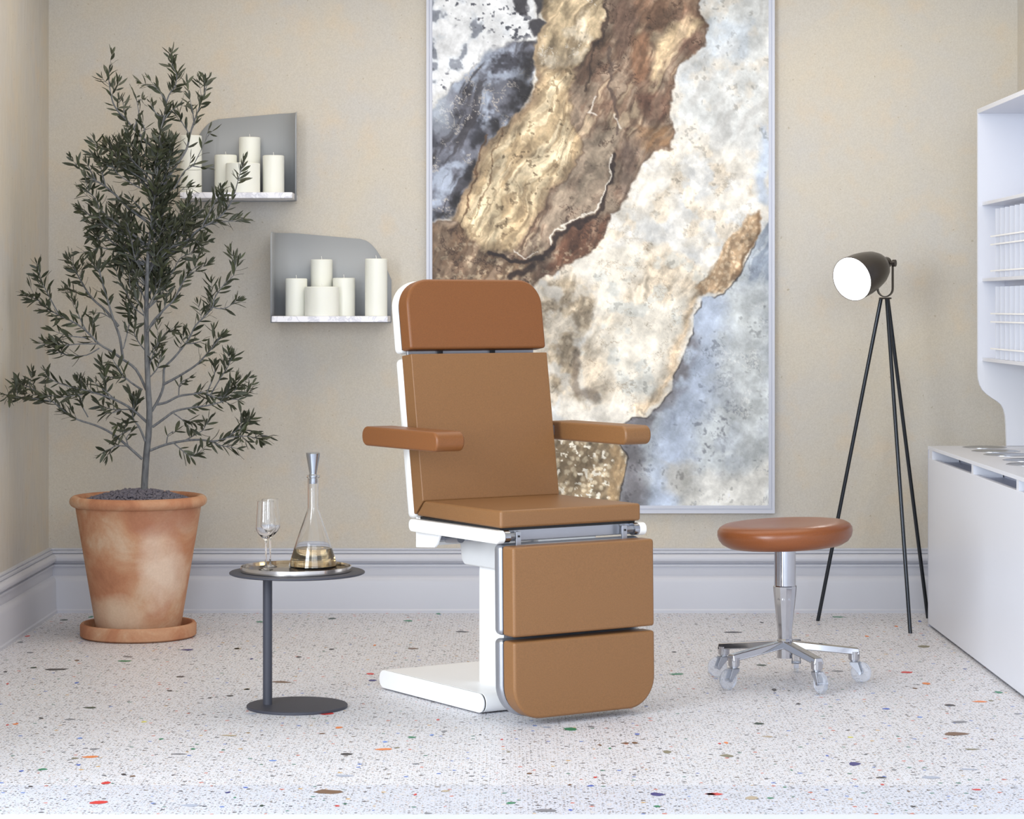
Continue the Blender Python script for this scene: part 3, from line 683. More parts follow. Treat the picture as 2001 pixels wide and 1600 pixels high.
# print on the rail
m = MB()
rr = random.Random(5); s = 0.108
for k in range(9):
    wv = 0.0045; m.box(-0.0786, -0.0780, -(s+wv), -s, 0.6085, 0.6145)
    if k % 2: m.box(-0.0787, -0.0780, -(s+wv*0.7), -s-wv*0.3, 0.6105, 0.6150)
    s += 0.0066
s = 0.108
for k in range(5):
    m.box(-0.0786, -0.0780, -(s+0.0045), -s, 0.5975, 0.6035); s += 0.0066
m.build('rail_print', 'mark', chair)
# under-seat mechanism
for w0, w1 in ((-0.046, -0.036), (0.471, 0.481)):
    m = MB(); m.prism([(0.372, 0.632), (0.372, 0.527), (0.25, 0.536), (0.235, 0.548), (0.20, 0.600)], lambda u, v, t: (t, u, v), w0, w1); m.build('rear_bracket', 'white', chair, bevel=0.003)
m = MB(); m.prism([(0.36, 0.63), (0.36, 0.535), (0.345, 0.533), (0.335, 0.63)], lambda u, v, t: (t, u, v), -0.04, 0.475); m.build('rear_panel', 'white', chair)
m = MB(); m.cyl((-0.03, 0.25, 0.571), (0.12, 0.22, 0.571), 0.017); m.build('actuator', 'alu_dark', chair, smooth=40)
m = MB(); m.cyl((0.0, 0.24, 0.565), (-0.02, 0.12, 0.575), 0.014); m.build('actuator', 'alu_dark', chair, smooth=40)
m = MB(); m.prism([(0.325, 0.592), (0.305, 0.485), (0.29, 0.468), (-0.02, 0.468), (-0.10, 0.50), (-0.13, 0.592)], lambda u, v, t: (t, u, v), 0.095, 0.355); m.build('lift_head', 'greyplastic', chair, bevel=0.008)
m = MB(); m.box(0.11, 0.34, -0.155, -0.09, 0.565, 0.592); m.build('tilt_link', 'alu_lit', chair, bevel=0.004)
m = MB(); m.box(0.135, 0.315, 0.10, 0.265, 0.055, 0.475); m.build('column', 'white', chair, bevel=0.02, seg=4)
# foot plate with rounded long edges
sidep = lambda u, v, t: (t, u, v)
m = MB(); m.prism(rrect(0.0, 0.69, 0.004, 0.068, (0.0315,)*4, 10), sidep, 0.004, 0.446); m.build('foot_plate', 'white', chair, bevel=0.002, seg=2)
for w0, w1 in ((-0.008, 0.001), (0.449, 0.458)):
    m = MB(); m.prism(rrect(0.0, 0.69, 0.004, 0.068, (0.0315,)*4, 10), sidep, w0, w1); m.build('foot_plate_cap', 'white', chair, bevel=0.003)
for w0, w1 in ((0.0005, 0.0045), (0.4455, 0.4495)):
    m = MB(); m.prism(rrect(0.0012, 0.6888, 0.0052, 0.0668, (0.0303,)*4, 10), sidep, w0, w1); m.build('foot_plate_seam', 'black', chair)
for w, y in ((0.06, 0.05), (0.39, 0.05), (0.06, 0.62), (0.39, 0.62)):
    m = MB(); m.cyl((w, y, 0), (w, y, 0.008), 0.018); m.build('foot_pad', 'black', chair)

# ---------------------------------------------------------------- side table, tray, decanter, glasses
tb = empty('side_table', (-0.725, 8.29, 0), 0, 'low round slate-blue side table with off-centre post and disc foot', 'table')
m = MB(); m.lathe([(0, 0), (0.168, 0), (0.170, 0.002), (0.170, 0.008), (0.168, 0.010), (0, 0.010)], seg=96); m.build('base', 'darkmetal', tb, smooth=40)
m = MB(); m.cyl((-0.100, 0, 0.009), (-0.100, 0, 0.452), 0.0158, seg=32); m.build('post', 'darkmetal', tb, smooth=40)
m = MB(); m.lathe([(0, 0.450), (0.222, 0.450), (0.228, 0.453), (0.228, 0.457), (0.225, 0.459), (0, 0.459)], seg=96); m.build('table_top', 'darkmetal', tb, smooth=40)
tr = empty('serving_tray', (-0.729, 8.29, 0.459), 0, 'round silver tray with raised rim on the side table', 'tray')
m = MB(); m.lathe([(0, 0.0), (0.176, 0.0), (0.186, 0.002), (0.1865, 0.018), (0.1835, 0.018), (0.182, 0.005), (0, 0.005)], seg=96); m.build('tray_rim', 'silver', tr, smooth=40)
m = MB(); m.lathe([(0, 0.0052), (0.180, 0.0052), (0.180, 0.0062), (0, 0.0062)], seg=96); m.build('tray_floor', 'traybase', tr, smooth=40)
TZ = 0.4655
def wine(x, y, label):
    g = empty('wine_glass', (x, y, TZ), 0, label, 'glass', 'wine glasses on the tray')
    rb = 0.024
    prof = [(0, 0), (rb, 0), (rb, 0.0012), (0.010, 0.004), (0.0032, 0.010), (0.0027, 0.030), (0.0027, 0.088), (0.005, 0.098), (0.012, 0.105), (0.024, 0.118), (0.0325, 0.132), (0.0337, 0.138),
            (0.0325, 0.165), (0.0300, 0.200), (0.0280, 0.230), (0.0270, 0.2304), (0.0290, 0.200), (0.0314, 0.165), (0.0325, 0.140), (0.0312, 0.134), (0.022, 0.120), (0.008, 0.1085), (0, 0.107)]
    m = MB(); m.lathe(prof, seg=48); m.build('bowl_and_stem', 'glass', g, smooth=50)
wine(-0.830, 8.285, 'clear stemmed wine glass on the tray, the nearer of the two')
wine(-0.825, 8.380, 'clear stemmed wine glass on the tray, behind the other glass')
dc = empty('decanter', (-0.677, 8.36, TZ), 0, 'conical clear glass decanter with amber drink and a metallic stopper', 'decanter')
m = MB(); m.lathe([(0, 0), (0.078, 0), (0.082, 0.004), (0.081, 0.012), (0.055, 0.095), (0.020, 0.195), (0.0185, 0.204), (0.0185, 0.303), (0.0225, 0.305), (0.0225, 0.313),
        (0.016, 0.313), (0.0155, 0.300), (0.0155, 0.204), (0.0168, 0.195), (0.052, 0.094), (0.0775, 0.013), (0.076, 0.006), (0, 0.006)], seg=64); m.build('body', 'glass', dc, smooth=40)
m = MB(); m.lathe([(0, 0.0062), (0.0765, 0.0058), (0.0782, 0.013), (0.0619, 0.064), (0, 0.064)], seg=64); m.build('drink', 'liquid', dc, smooth=40)
m = MB(); m.lathe([(0, 0.283), (0.0135, 0.284), (0.0145, 0.290), (0.0145, 0.313), (0.0125, 0.316), (0.0125, 0.320), (0.0240, 0.386), (0.0225, 0.389), (0, 0.388)], seg=24); m.build('stopper', 'steel', dc, smooth=30)

# ---------------------------------------------------------------- wall shelves and candles
def wall_shelf(xl, xr, zs, ztop, side, label, RD):
    """side=+1: bent side wall on the right, -1 on the left. zs = upper face of the board."""
    t = empty('wall_shelf', ((xl+xr)/2, WY, zs), 0, label, 'shelf', 'marble wall shelves')
    hw = (xr-xl)/2; D = 0.27; hh = ztop-zs
    m = MB(); m.box(-hw+0.003, hw-0.003, -D, -0.008, -0.026, 0.0); m.build('marble_board', 'marble', t, bevel=0.003, label='white veined marble board')
    # bent sheet: path in plan from the far corner round to the front edge, top height along it
    R = 0.10; n = 10; path = []
    path.append((-hw, -0.005)); 
    for k in range(1, 15): path.append((-hw+(2*hw-R)*k/15.0, -0.005))
    for k in range(n+1):
        a = math.radians(90*k/n); path.append((hw-R+R*math.sin(a), -0.005-R+R*math.cos(a)))
    for k in range(1, 9): path.append((hw, -0.005-R-(RD-R)*k/8.0))
    cum = [0]
    for p, q in zip(path[:-1], path[1:]): cum.append(cum[-1]+math.hypot(q[0]-p[0], q[1]-p[1]))
    Ltot = cum[-1]
    # re-sample finely
    s_list = [Ltot*i/90 for i in range(91)]; pts = []
    for s in s_list:
        i = max(0, min(len(cum)-2, next((j for j in range(len(cum)-1) if cum[j+1] >= s-1e-9), len(cum)-2)))
        f = (s-cum[i])/(cum[i+1]-cum[i]+1e-12); p, q = path[i], path[i+1]
        pts.append((p[0]+(q[0]-p[0])*f, p[1]+(q[1]-p[1])*f))
    def top(s):
        x = s/(2*hw)     # 0 at the free end of the back
        zsl = hh*(0.925+0.075*min(1, max(0, (x-0.22)/0.62)))
        rr_ = 0.137
        if s < rr_:      # big rounded shoulder
            k = 1-s/rr_; zsl = hh*0.925-0.18*k**2
        e = Ltot-s; re = 0.045
        if e < re: zsl -= re*(1-math.sqrt(max(0, 1-(1-e/re)**2)))
        return zsl
    vs = []; fs = []
    for (x, y), s in zip(pts, s_list):
        vs += [(side*x, y, -0.030), (side*x, y, top(s))]
    for i in range(90): fs.append((2*i, 2*i+2, 2*i+3, 2*i+1))
    me = bpy.data.meshes.new('bent_sheet'); me.from_pydata(vs, [], fs)
    o = link('bent_sheet', me, 'grey_sheet', t, smooth=180, label='grey bent metal back sheet')
    so = o.modifiers.new('Solid', 'SOLIDIFY'); so.thickness = 0.004; so.offset = 0
    return t
YS = WY-0.27
def xw(px, Y): return (px-CX)*Y/F
z2 = H+(600-617.5)*YS/F; z1 = H+(600-375.5)*YS/F
wall_shelf(xw(529, YS), xw(759, YS), z2, z2+0.366, -1, 'lower marble wall shelf beside the chair headrest, grey back sheet curved at its left', 0.26)
wall_shelf(xw(350, YS), xw(572.5, YS), z1, z1+0.360, 1, 'upper marble wall shelf partly behind the olive tree, grey back sheet curved at right', 0.14)
def candle(pxc, pw, topy, Y, zs, label, wick=True):
    r = pw*0.5*Y/F; hh = H+(600-topy)*Y/F-zs
    c = empty('pillar_candle', (xw(pxc, Y), Y, zs), 0, label, 'candle', 'white pillar candles on the wall shelves')
    m = MB(); m.lathe([(0, 0), (r-0.001, 0), (r, 0.001), (r, hh-0.003), (r-0.003, hh), (r-0.008, hh), (r-0.012, hh-0.002), (0, hh-0.003)], seg=48); m.build('wax', 'wax', c, smooth=40)
    if wick:
        m = MB(); m.tube([(0, 0, hh-0.004), (0.0005, 0, hh+0.006), (-0.001, 0, hh+0.015)], 0.0012, 6); m.build('wick', 'wick', c, smooth=60)
candle(579, 42.5, 544, 10.752, z2, 'white pillar candle, shorter slim one nearest the curved left side of the lower shelf')
candle(628.5, 42.5, 507, 10.825, z2, 'tall slim white candle rising behind the wide candle on the lower shelf')
candle(629, 67, 560, 10.700, z2, 'wide squat white pillar candle at front of the lower shelf')
candle(672, 43.5, 543, 10.785, z2, 'short slim white candle just right of the wide one on the lower shelf')
candle(735, 43.5, 505.5, 10.72, z2, 'tall white pillar candle at the right end of the lower shelf, beside the headrest')
candle(373, 42.5, 265, 10.72, z1, 'tall white pillar candle at the left end of the upper shelf, behind olive twigs')
candle(441, 43.5, 303, 10.798, z1, 'slim white candle left of the wide one on the upper shelf')
candle(474.5, 67, 319, 10.700, z1, 'wide squat white pillar candle at front of the upper shelf')
candle(488, 42, 268.5, 10.828, z1, 'tall slim white candle rising behind the wide candle on the upper shelf')
candle(534.5, 42, 304, 10.76, z1, 'slim white candle nearest the curved right side of the upper shelf')

# ---------------------------------------------------------------- pot with olive tree
PX, PY = -1.533, 10.08
sc = empty('pot_saucer', (PX, PY, 0), 0, 'round terracotta saucer on the floor under the olive tree pot', 'saucer')
m = MB(); m.lathe([(0, 0), (0.225, 0), (0.236, 0.008), (0.237, 0.05), (0.231, 0.058), (0.221, 0.058), (0.215, 0.050), (0.212, 0.016), (0, 0.014)], seg=96); m.build('dish', 'rim', sc, smooth=40)
pt = empty('potted_olive_tree', (PX, PY, 0.0175), 0, 'tall potted olive tree with sparse dark leaves in a weathered terracotta pot', 'plant')
m = MB(); m.lathe([(0, 0), (0.160, 0), (0.171, 0.008), (0.178, 0.05), (0.2555, 0.515), (0.252, 0.53), (0.238, 0.535), (0.232, 0.50), (0.160, 0.03), (0, 0.02)], seg=96); m.build('pot', 'pot', pt, smooth=40)
m = MB()
rim = [(0.240+0.0*math.cos(0), 0.51)]
rim = []
for k in range(16):
    a = 2*math.pi*k/16; rim.append((0.2575+0.0225*math.cos(a), 0.5385+0.0225*math.sin(a)))
m.lathe(rim, seg=96, closed=True); m.build('pot_rim', 'rim', pt, smooth=60)
# gravel
gm = MB(); rg = random.Random(21)
ico = bmesh.new(); bmesh.ops.create_icosphere(ico, subdivisions=1, radius=1); iv = [v.co.copy() for v in ico.verts]; ifs = [tuple(v.index for v in f.verts) for f in ico.faces]; ico.free()
def dome(r): return 0.528+0.052*max(0, 1-(r/0.235)**2)
for k in range(1500):
    r = 0.226*math.sqrt(rg.random()); a = rg.random()*2*math.pi
    s = rg.uniform(0.0045, 0.0095)
    mt = Matrix.Rotation(rg.random()*6.3, 3, 'Z') @ Matrix.Rotation(rg.random()*6.3, 3, 'X')
    c = Vector((r*math.cos(a), r*math.sin(a), dome(r)+rg.uniform(-0.003, 0.005)))
    sc3 = Vector((s*rg.uniform(0.8, 1.4), s, s*rg.uniform(0.6, 1)))
    gm.add([mt @ Vector((v.x*sc3.x, v.y*sc3.y, v.z*sc3.z))*rg.uniform(0.9, 1.1)+c for v in iv], ifs)
gm.lathe([(0.232, 0.49)]+[(r, dome(r)-0.004) for r in (0.228, 0.2, 0.15, 0.1, 0.05)]+[(0, dome(0)-0.004)], seg=32)
gm.build('gravel', 'gravel', pt)['kind'] = 'stuff'
# tree
rt = random.Random(99)
off0 = Vector((PX, PY, 0.0175))
def depth_clamp(px, Y):
    # stay clear of the left and back walls
    if px < CX:
        lim = (WXL+0.05)*F/(px-CX)
        Y = min(Y, lim)
    return min(Y, 10.50)
trunk_px = [(281.5, 966), (283, 935), (286, 890), (290.5, 845), (292, 800), (289.5, 760), (288, 720), (287, 680), (286, 640), (286, 600), (287, 560), (288, 520), (291, 480), (297, 440), (303, 400), (309, 360), (311, 327), (311, 290), (312, 264), (321, 227), (326, 198), (332, 182), (342, 169), (345, 146), (336, 127), (333, 104)]
trunk3 = [P(x, y, PY+0.02*math.sin(i)) for i, (x, y) in enumerate(trunk_px)]
def w2l(p): return Vector(p)-off0
radt = []
for (x, y) in trunk_px:
    f = (966-y)/(966-104)
    radt.append(0.0135*(1-f)**0.9+0.0011)
tp = catmull([w2l(p) for p in trunk3], 3)
rr2 = []
for i in range(len(radt)-1):
    for k in range(3): rr2.append(radt[i]+(radt[i+1]-radt[i])*k/3)
rr2.append(radt[-1])
m = MB(); m.tube(tp, rr2, 10); m.build('trunk', 'bark', pt, smooth=60)
BR = [ # (main?, points)
 (1, [(278,897),(250,872),(219,847),(187,831),(150,819),(122,800),(94,778),(56,756),(34,747)]),
 (0, [(100,784),(62,778),(34,777),(9,770)]),
 (0, [(250,872),(223,872),(210,890)]),
 (1, [(287,825),(259,800),(225,781),(181,766),(150,759),(119,750),(94,738)]),
 (0, [(181,766),(150,772),(122,775),(94,772)]),
 (0, [(225,781),(200,759),(184,747)]),
 (0, [(172,815),(156,787),(144,769)]),
 (1, [(286,762),(266,722),(237,700),(219,687),(194,672),(169,647),(147,631),(116,616),(94,603),(75,587),(47,575)]),
 (0, [(116,616),(100,587),(91,569),(81,547),(73,516)]),
 (0, [(169,647),(159,628),(150,606),(147,594)]),
 (0, [(194,672),(156,672),(125,675),(100,675),(75,669)]),
 (0, [(169,660),(134,656),(106,647)]),
 (0, [(194,680),(169,694),(137,694),(109,687)]),
 (1, [(240,700),(234,659),(222,625),(203,562),(194,525),(198,495),(190,462)]),
 (0, [(241,681),(250,644),(253,619),(247,600)]),
 (1, [(231,637),(206,606),(181,584),(162,556),(150,534),(134,509)]),
 (0, [(181,584),(169,578),(150,572),(134,562)]),
 (0, [(222,625),(200,612),(186,612)]),
 (1, [(278,762),(244,737),(219,700)]),
 (0, [(244,737),(216,737),(203,734)]),
 (0, [(259,800),(237,800),(219,800),(194,790)]),
 (0, [(237,800),(222,806),(205,808)]),
 (1, [(284,862),(272,834),(259,815),(262,784),(256,768)]),
 (0, [(272,834),(244,844),(231,853)]),
 (0, [(262,818),(244,822),(231,831)]),
 (0, [(250,870),(247,856),(255,845)]),
 (1, [(293,880),(325,868),(361,861),(391,859),(418,862),(442,855),(466,840),(490,842),(511,850),(524,852)]),
 (0, [(361,861),(382,849),(397,840),(400,830)]),
 (0, [(340,866),(355,879),(370,891),(380,888)]),
 (0, [(410,861),(430,870),(448,873),(463,876)]),
 (0, [(325,868),(329,849),(342,843)]),
 (0, [(442,855),(481,852),(505,858)]),
 (0, [(462,842),(472,825),(490,819)]),
 (1, [(298,834),(319,819),(340,804),(364,798),(385,795),(406,792),(430,786),(454,780),(466,782)]),
 (0, [(340,808),(355,819),(373,837)]),
 (1, [(296,804),(310,780),(319,756),(320,732),(322,717),(337,702),(355,681),(370,660),(382,636),(400,618),(415,600),(421,579),(439,555),(457,537),(460,513)]),
 (0, [(362,672),(382,670),(394,666)]),
 (1, [(321,750),(349,735),(382,714),(400,696),(418,675),(430,657)]),
 (0, [(415,600),(430,603),(445,600),(460,588)]),
 (1, [(306,790),(325,786),(349,774),(375,770),(400,768),(424,777),(448,765),(460,744)]),
 (0, [(349,774),(352,750),(370,738)]),
 (0, [(412,770),(433,735),(445,717),(454,696)]),
 (0, [(404,768),(418,735),(420,722)]),
 (0, [(424,777),(445,775),(462,760)]),
 (1, [(289,648),(298,630),(319,606),(340,585),(355,555),(370,534),(385,519)]),
 (1, [(296,520),(308,497),(337,482),(363,471),(382,453),(403,440),(429,424),(447,403),(458,379),(466,350),(476,316)]),
 (0, [(403,440),(429,434),(450,432),(463,427)]),
 (0, [(396,440),(416,403),(426,385),(430,366)]),
 (0, [(326,198),(308,175),(295,159)]),
 (0, [(321,227),(308,224),(298,211),(294,200)]),
 (1, [(307,380),(340,329),(358,303),(366,287),(371,264),(379,238),(389,211),(395,193),(403,172),(407,154)]),
 (0, [(314,250),(329,222),(345,209),(358,196)]),
 (0, [(379,238),(376,217),(371,193)]),
 (0, [(371,264),(358,243),(350,227)]),
 (0, [(340,370),(350,352),(360,335),(376,324),(384,311),(397,285),(408,262)]),
 (0, [(376,324),(392,327),(408,329)]),
 (0, [(303,410),(320,398),(337,387),(363,364)]),
 (0, [(298,440),(319,419),(326,396),(330,376)]),
 (0, [(296,510),(321,484),(334,455),(345,434),(352,415)]),
 (0, [(310,497),(355,487),(376,466),(392,484)]),
 (0, [(292,600),(320,560),(338,530),(352,505),(372,495),(390,478)]),
 (1, [(311,327),(298,290),(279,269),(261,251),(245,232),(232,219),(221,201),(216,180),(213,159),(213,143)]),
 (0, [(261,251),(271,227),(269,206),(265,185)]),
 (0, [(245,232),(242,211),(240,200)]),
 (0, [(279,269),(282,251),(277,238)]),
 (1, [(305,395),(271,343),(250,322),(234,311),(221,290),(211,277)]),
 (0, [(250,322),(243,300),(238,288)]),
 (1, [(297,440),(250,405),(227,382),(206,364),(187,353),(169,343),(159,332)]),
 (0, [(206,364),(198,332),(190,311),(179,303)]),
 (0, [(187,353),(176,332),(170,320)]),
 (1, [(291,480),(245,448),(219,429),(198,411),(185,387),(169,371)]),
 (0, [(219,429),(198,424),(179,421),(161,411)]),
 (0, [(245,448),(215,445),(195,438),(178,440)]),
 (1, [(288,520),(255,505),(232,484),(206,463),(188,462)]),
 (0, [(232,484),(210,486),(192,484),(176,492)]),
 (0, [(287,560),(262,530),(248,500),(236,478)]),
 (0, [(286,620),(262,600),(246,570),(232,545),(225,520)]),
 (0, [(287,590),(300,560),(312,535),(318,505)]),
 (0, [(287,600),(275,565),(262,545),(258,520)]),
 (0, [(288,700),(308,670),(325,650),(340,640)]),
 (0, [(290,720),(300,690),(312,668)]),
 (0, [(288,690),(272,670),(262,650),(266,630)]),
 (0, [(290,740),(306,722),(312,705),(316,690)]),
]
# inner shoots that fill the crown
for k in range(64):
    y0 = rt.uniform(330, 650); i = min(range(len(trunk_px)), key=lambda j: abs(trunk_px[j][1]-y0)); x0 = trunk_px[i][0]
    sd = rt.choice((-1, 1)); half = 105 if 330 < y0 < 560 else 70
    if y0 > 560: half = 50
    dx = sd*rt.uniform(15, half); up = rt.uniform(40, 115)
    if sd > 0 and y0-up < 400: dx *= 0.35
    x1 = x0+dx*0.45+rt.uniform(-8, 8); x2 = x0+dx*0.8+rt.uniform(-8, 8)
    BR.append((0, [(x0, y0), (x1, y0-up*0.3), (x2, y0-up*0.65), (x0+dx, y0-up)]))
leaf = MB(); twigs = MB()
def add_leaf(p, d, nrm, ln, wd):
    # sparser foliage on the upper right flank of the crown
    if -1.39 < p.x+PX < -1.10 and 1.80 < p.z < 2.09 and rt.random() < 0.62: return
    if p.z > 2.05 and rt.random() < 0.15: return
    d = d.normalized(); side = d.cross(nrm)
    if side.length < 1e-4: side = d.cross(Vector((0, 0, 1)))
    side.normalize(); n = side.cross(d)
    cup = ln*rt.uniform(-0.10, 0.10)
    prof = [(0.0, 0.10), (0.25, 0.75), (0.52, 1.0), (0.78, 0.72), (1.0, 0.05)]
    vs = []
    for t, w in prof:
        c = p+d*(ln*t)+n*(cup*math.sin(t*math.pi))
        vs += [c-side*(wd*w*0.5)+n*wd*0.10, c, c+side*(wd*w*0.5)+n*wd*0.10]
    fs = []
    for i in range(4):
        fs += [(3*i, 3*i+1, 3*i+4, 3*i+3), (3*i+1, 3*i+2, 3*i+5, 3*i+4)]
    leaf.add(vs, fs)
def rvec(): return Vector((rt.gauss(0, 1), rt.gauss(0, 1), rt.gauss(0, 1))).normalized()
def leaves_along(pts, start=0.3, step=0.019, lscale=1.0):
    """pts local 3D polyline; opposite pairs of leaves"""
    cum = [0]
    for a, b in zip(pts[:-1], pts[1:]): cum.append(cum[-1]+(b-a).length)
    T = cum[-1]; s = T*start+rt.uniform(0, step)
    while s < T:
        i = next(j for j in range(len(cum)-1) if cum[j+1] >= s-1e-9)
        f = (s-cum[i])/(cum[i+1]-cum[i]+1e-9); p = pts[i].lerp(pts[i+1], f); d = (pts[i+1]-pts[i]).normalized()
        ax = rvec(); ax = (ax-d*ax.dot(d)).normalized(); ax.y *= 0.6
        for sg in (1, -1):
            if rt.random() < 0.13: continue
            dd = (d*rt.uniform(0.55, 1.1)+ax*sg*rt.uniform(0.6, 1.0)+rvec()*0.22).normalized()
            ln = rt.uniform(0.038, 0.066)*lscale
            add_leaf(p, dd, rvec(), ln, ln*rt.uniform(0.18, 0.28))
        s += step*rt.uniform(0.8, 1.3)
    d = (pts[-1]-pts[-2]).normalized()
    for k in range(3): add_leaf(pts[-1], (d+rvec()*0.4).normalized(), rvec(), rt.uniform(0.03, 0.048)*lscale, 0.0085)
def near_trunk(x, y):
    return min(abs(x-tx)+abs(y-ty)*0.2 for tx, ty in trunk_px) < 14
ends = {}
for bi, (main, pp) in enumerate(BR):
    # depth: start at parent's depth when near the trunk, else search earlier branches
    x0, y0 = pp[0]
    ys = PY
    if not near_trunk(x0, y0) and ends:
        ys = min(ends.values(), key=lambda e: min((e2[0]-x0)**2+(e2[1]-y0)**2 for e2 in e))
        ys = min(ys, key=lambda e2: (e2[0]-x0)**2+(e2[1]-y0)**2)[2]
    span = math.hypot(pp[-1][0]-x0, pp[-1][1]-y0)*PY/F
    dy = rt.uniform(-0.55, 0.55)*span
    xt = pp[-1][0]
    if xt < 120: dy = -abs(dy)*0.4-0.04
    n = len(pp); pts = []; rec = []
    for i, (x, y) in enumerate(pp):
        Yv = depth_clamp(x-14, ys+dy*i/(n-1)+(rt.uniform(-0.01, 0.01) if i else 0))
        pts.append(w2l(P(x, y, Yv))); rec.append((x, y, Yv))
    ends[bi] = rec
    sm = catmull(pts, 3)
    r0 = 0.0050 if main else 0.0022
    r0 = min(r0, 0.0022+span*0.010)
    rad = [r0*(1-i/(len(sm)-1))**0.8+0.0009 for i in range(len(sm))]
    if main:
        m = MB(); m.tube(sm, rad, 7); m.build('branch', 'bark', pt, smooth=60)
    else: twigs.tube(sm, rad, 5)
    leaves_along(sm, 0.42 if main else 0.28, 0.0195)
    # side sprigs
    L_ = span; k = int(L_/0.085)
    for q in range(k):
        i = rt.randint(int(len(sm)*0.40), len(sm)-2); p = sm[i]; d = (sm[i+1]-sm[i]).normalized()
        ax = rvec(); ax.y *= 0.7; dd = (d*0.8+ax*0.8+Vector((0, 0, 0.15))).normalized()
        ln = rt.uniform(0.035, 0.085)
        p1 = p+dd*ln*0.5+rvec()*0.004; p2 = p+dd*ln+Vector((0, 0, ln*0.12))
        wx_ = p2.x+PX
        if wx_ < WXL+0.06: continue
        twigs.tube([p, p1, p2], [0.0012, 0.001, 0.0008], 4)
        leaves_along([p, p1, p2], 0.2, 0.017, 0.92)
leaves_along(tp[-26:], 0.05, 0.015)
leaves_along(tp[-14:], 0.05, 0.015)
twigs.build('twigs', 'bark', pt, smooth=60)['kind'] = 'stuff'
# keep foliage inside the room
lv = []
for v in leaf.v:
    x = max(v[0], WXL+0.02-PX); lv.append((x, v[1], v[2]))
leaf.v = lv
me = bpy.data.meshes.new('foliage'); me.from_pydata(leaf.v, [], leaf.f)
link('foliage', me, 'leaf', pt, smooth=60)

# ---------------------------------------------------------------- stool
st = empty('rolling_stool', (0.981, 8.83, 0), 0, 'round cognac leather stool on a chrome five-star base with clear castors', 'stool')
tilt = Matrix.Rotation(math.radians(-2.6), 4, 'Y') @ Matrix.Rotation(math.radians(0.6), 4, 'X')
prof = [(0, 0.490), (0.17, 0.490), (0.205, 0.494), (0.226, 0.506), (0.238, 0.522), (0.2425, 0.540), (0.241, 0.554), (0.234, 0.565), (0.220, 0.573), (0.18, 0.577), (0.10, 0.573), (0, 0.570)]
m = MB(); m.lathe([(r, z-0.53) for r, z in prof], seg=96)
so = m.build('seat', 'stool', st, smooth=60); so.matrix_local = Matrix.Translation((0, 0, 0.530)) @ tilt
m = MB(); m.lathe([(0, -0.048), (0.09, -0.048), (0.12, -0.040), (0, -0.040)], seg=48); k = m.build('seat_plate', 'alu_dark', st, smooth=40); k.matrix_local = Matrix.Translation((0, 0, 0.530)) @ tilt
m = MB(); m.lathe([(0, 0.30), (0.0375, 0.30), (0.0385, 0.33), (0.0385, 0.49), (0, 0.49)], seg=40); m.build('gas_column', 'chrome', st, smooth=40)
m = MB(); m.lathe([(0, 0.09), (0.0285, 0.09), (0.0285, 0.155), (0.0255, 0.160), (0.0260, 0.18), (0.0415, 0.333), (0.0425, 0.347), (0.040, 0.350), (0, 0.350)], seg=12); m.build('column_sleeve', 'chrome', st, smooth=20)
for k, (ph, roll) in enumerate(((146, 200), (218, 215), (290, 295), (2, 335), (74, 85))):
    a = math.radians(ph); R = 0.25
    d = Vector((math.cos(a), math.sin(a), 0)); sd = Vector((-d.y, d.x, 0))
    m = MB()
    def q(r, w, z): return d*r+sd*w+Vector((0, 0, z))
    vs = [q(0.01, -0.020, 0.126), q(0.01, 0.020, 0.126), q(0.01, 0.015, 0.154), q(0.01, -0.015, 0.154),
          q(R+0.018, -0.020, 0.100), q(R+0.018, 0.020, 0.100), q(R+0.016, 0.014, 0.124), q(R+0.016, -0.014, 0.124)]
    m.add(vs, [(0, 1, 2, 3), (7, 6, 5, 4), (0, 4, 5, 1), (1, 5, 6, 2), (2, 6, 7, 3), (3, 7, 4, 0)])
    lg = m.build('leg', 'chrome', st, bevel=0.004, seg=3)
    tip = d*R
    m = MB(); m.cyl(tip+Vector((0, 0, 0.084)), tip+Vector((0, 0, 0.112)), 0.0205, 0.0215, seg=20); m.build('socket', 'chrome', lg, smooth=30)
    cs = bpy.data.objects.new('castor', None); col.objects.link(cs); cs.parent = st; cs.location = tip; cs.rotation_euler = (0, 0, math.radians(roll))
    m = MB(); m.cyl((0, 0, 0.073), (0, 0, 0.085), 0.0125, seg=20); m.cyl((0, 0, 0.080), (0, 0, 0.083), 0.016, seg=20)
    m.build('stem', 'steel', cs, smooth=30)
    m = MB()
    for sg in (-1, 1):
        y0, y1 = sorted((sg*0.0130, sg*0.0165))
        m.prism([(-0.012, 0.076), (0.018, 0.076), (0.032, 0.040), (0.030, 0.030), (0.022, 0.030), (0.004, 0.052), (-0.012, 0.066)], lambda u, v, t: (u, t, v), y0, y1)
    m.box(-0.012, 0.018, -0.0165, 0.0165, 0.072, 0.076)
    m.build('fork', 'alu', cs, bevel=0.001)
    cxw = 0.026
    ax = Matrix.Rotation(math.radians(90), 3, 'X')
    m = MB(); m.lathe([(0, -0.009), (0.022, -0.010), (0.034, -0.009), (0.0375, -0.004), (0.0380, 0), (0.0375, 0.004), (0.034, 0.009), (0.022, 0.010), (0, 0.009)], (cxw, 0, 0.038), 40, ax); m.build('wheel', 'acrylic', cs, smooth=50)
    m = MB(); m.cyl((cxw, -0.018, 0.036), (cxw, 0.018, 0.036), 0.0055, seg=16); m.build('axle', 'steel', cs, smooth=40)

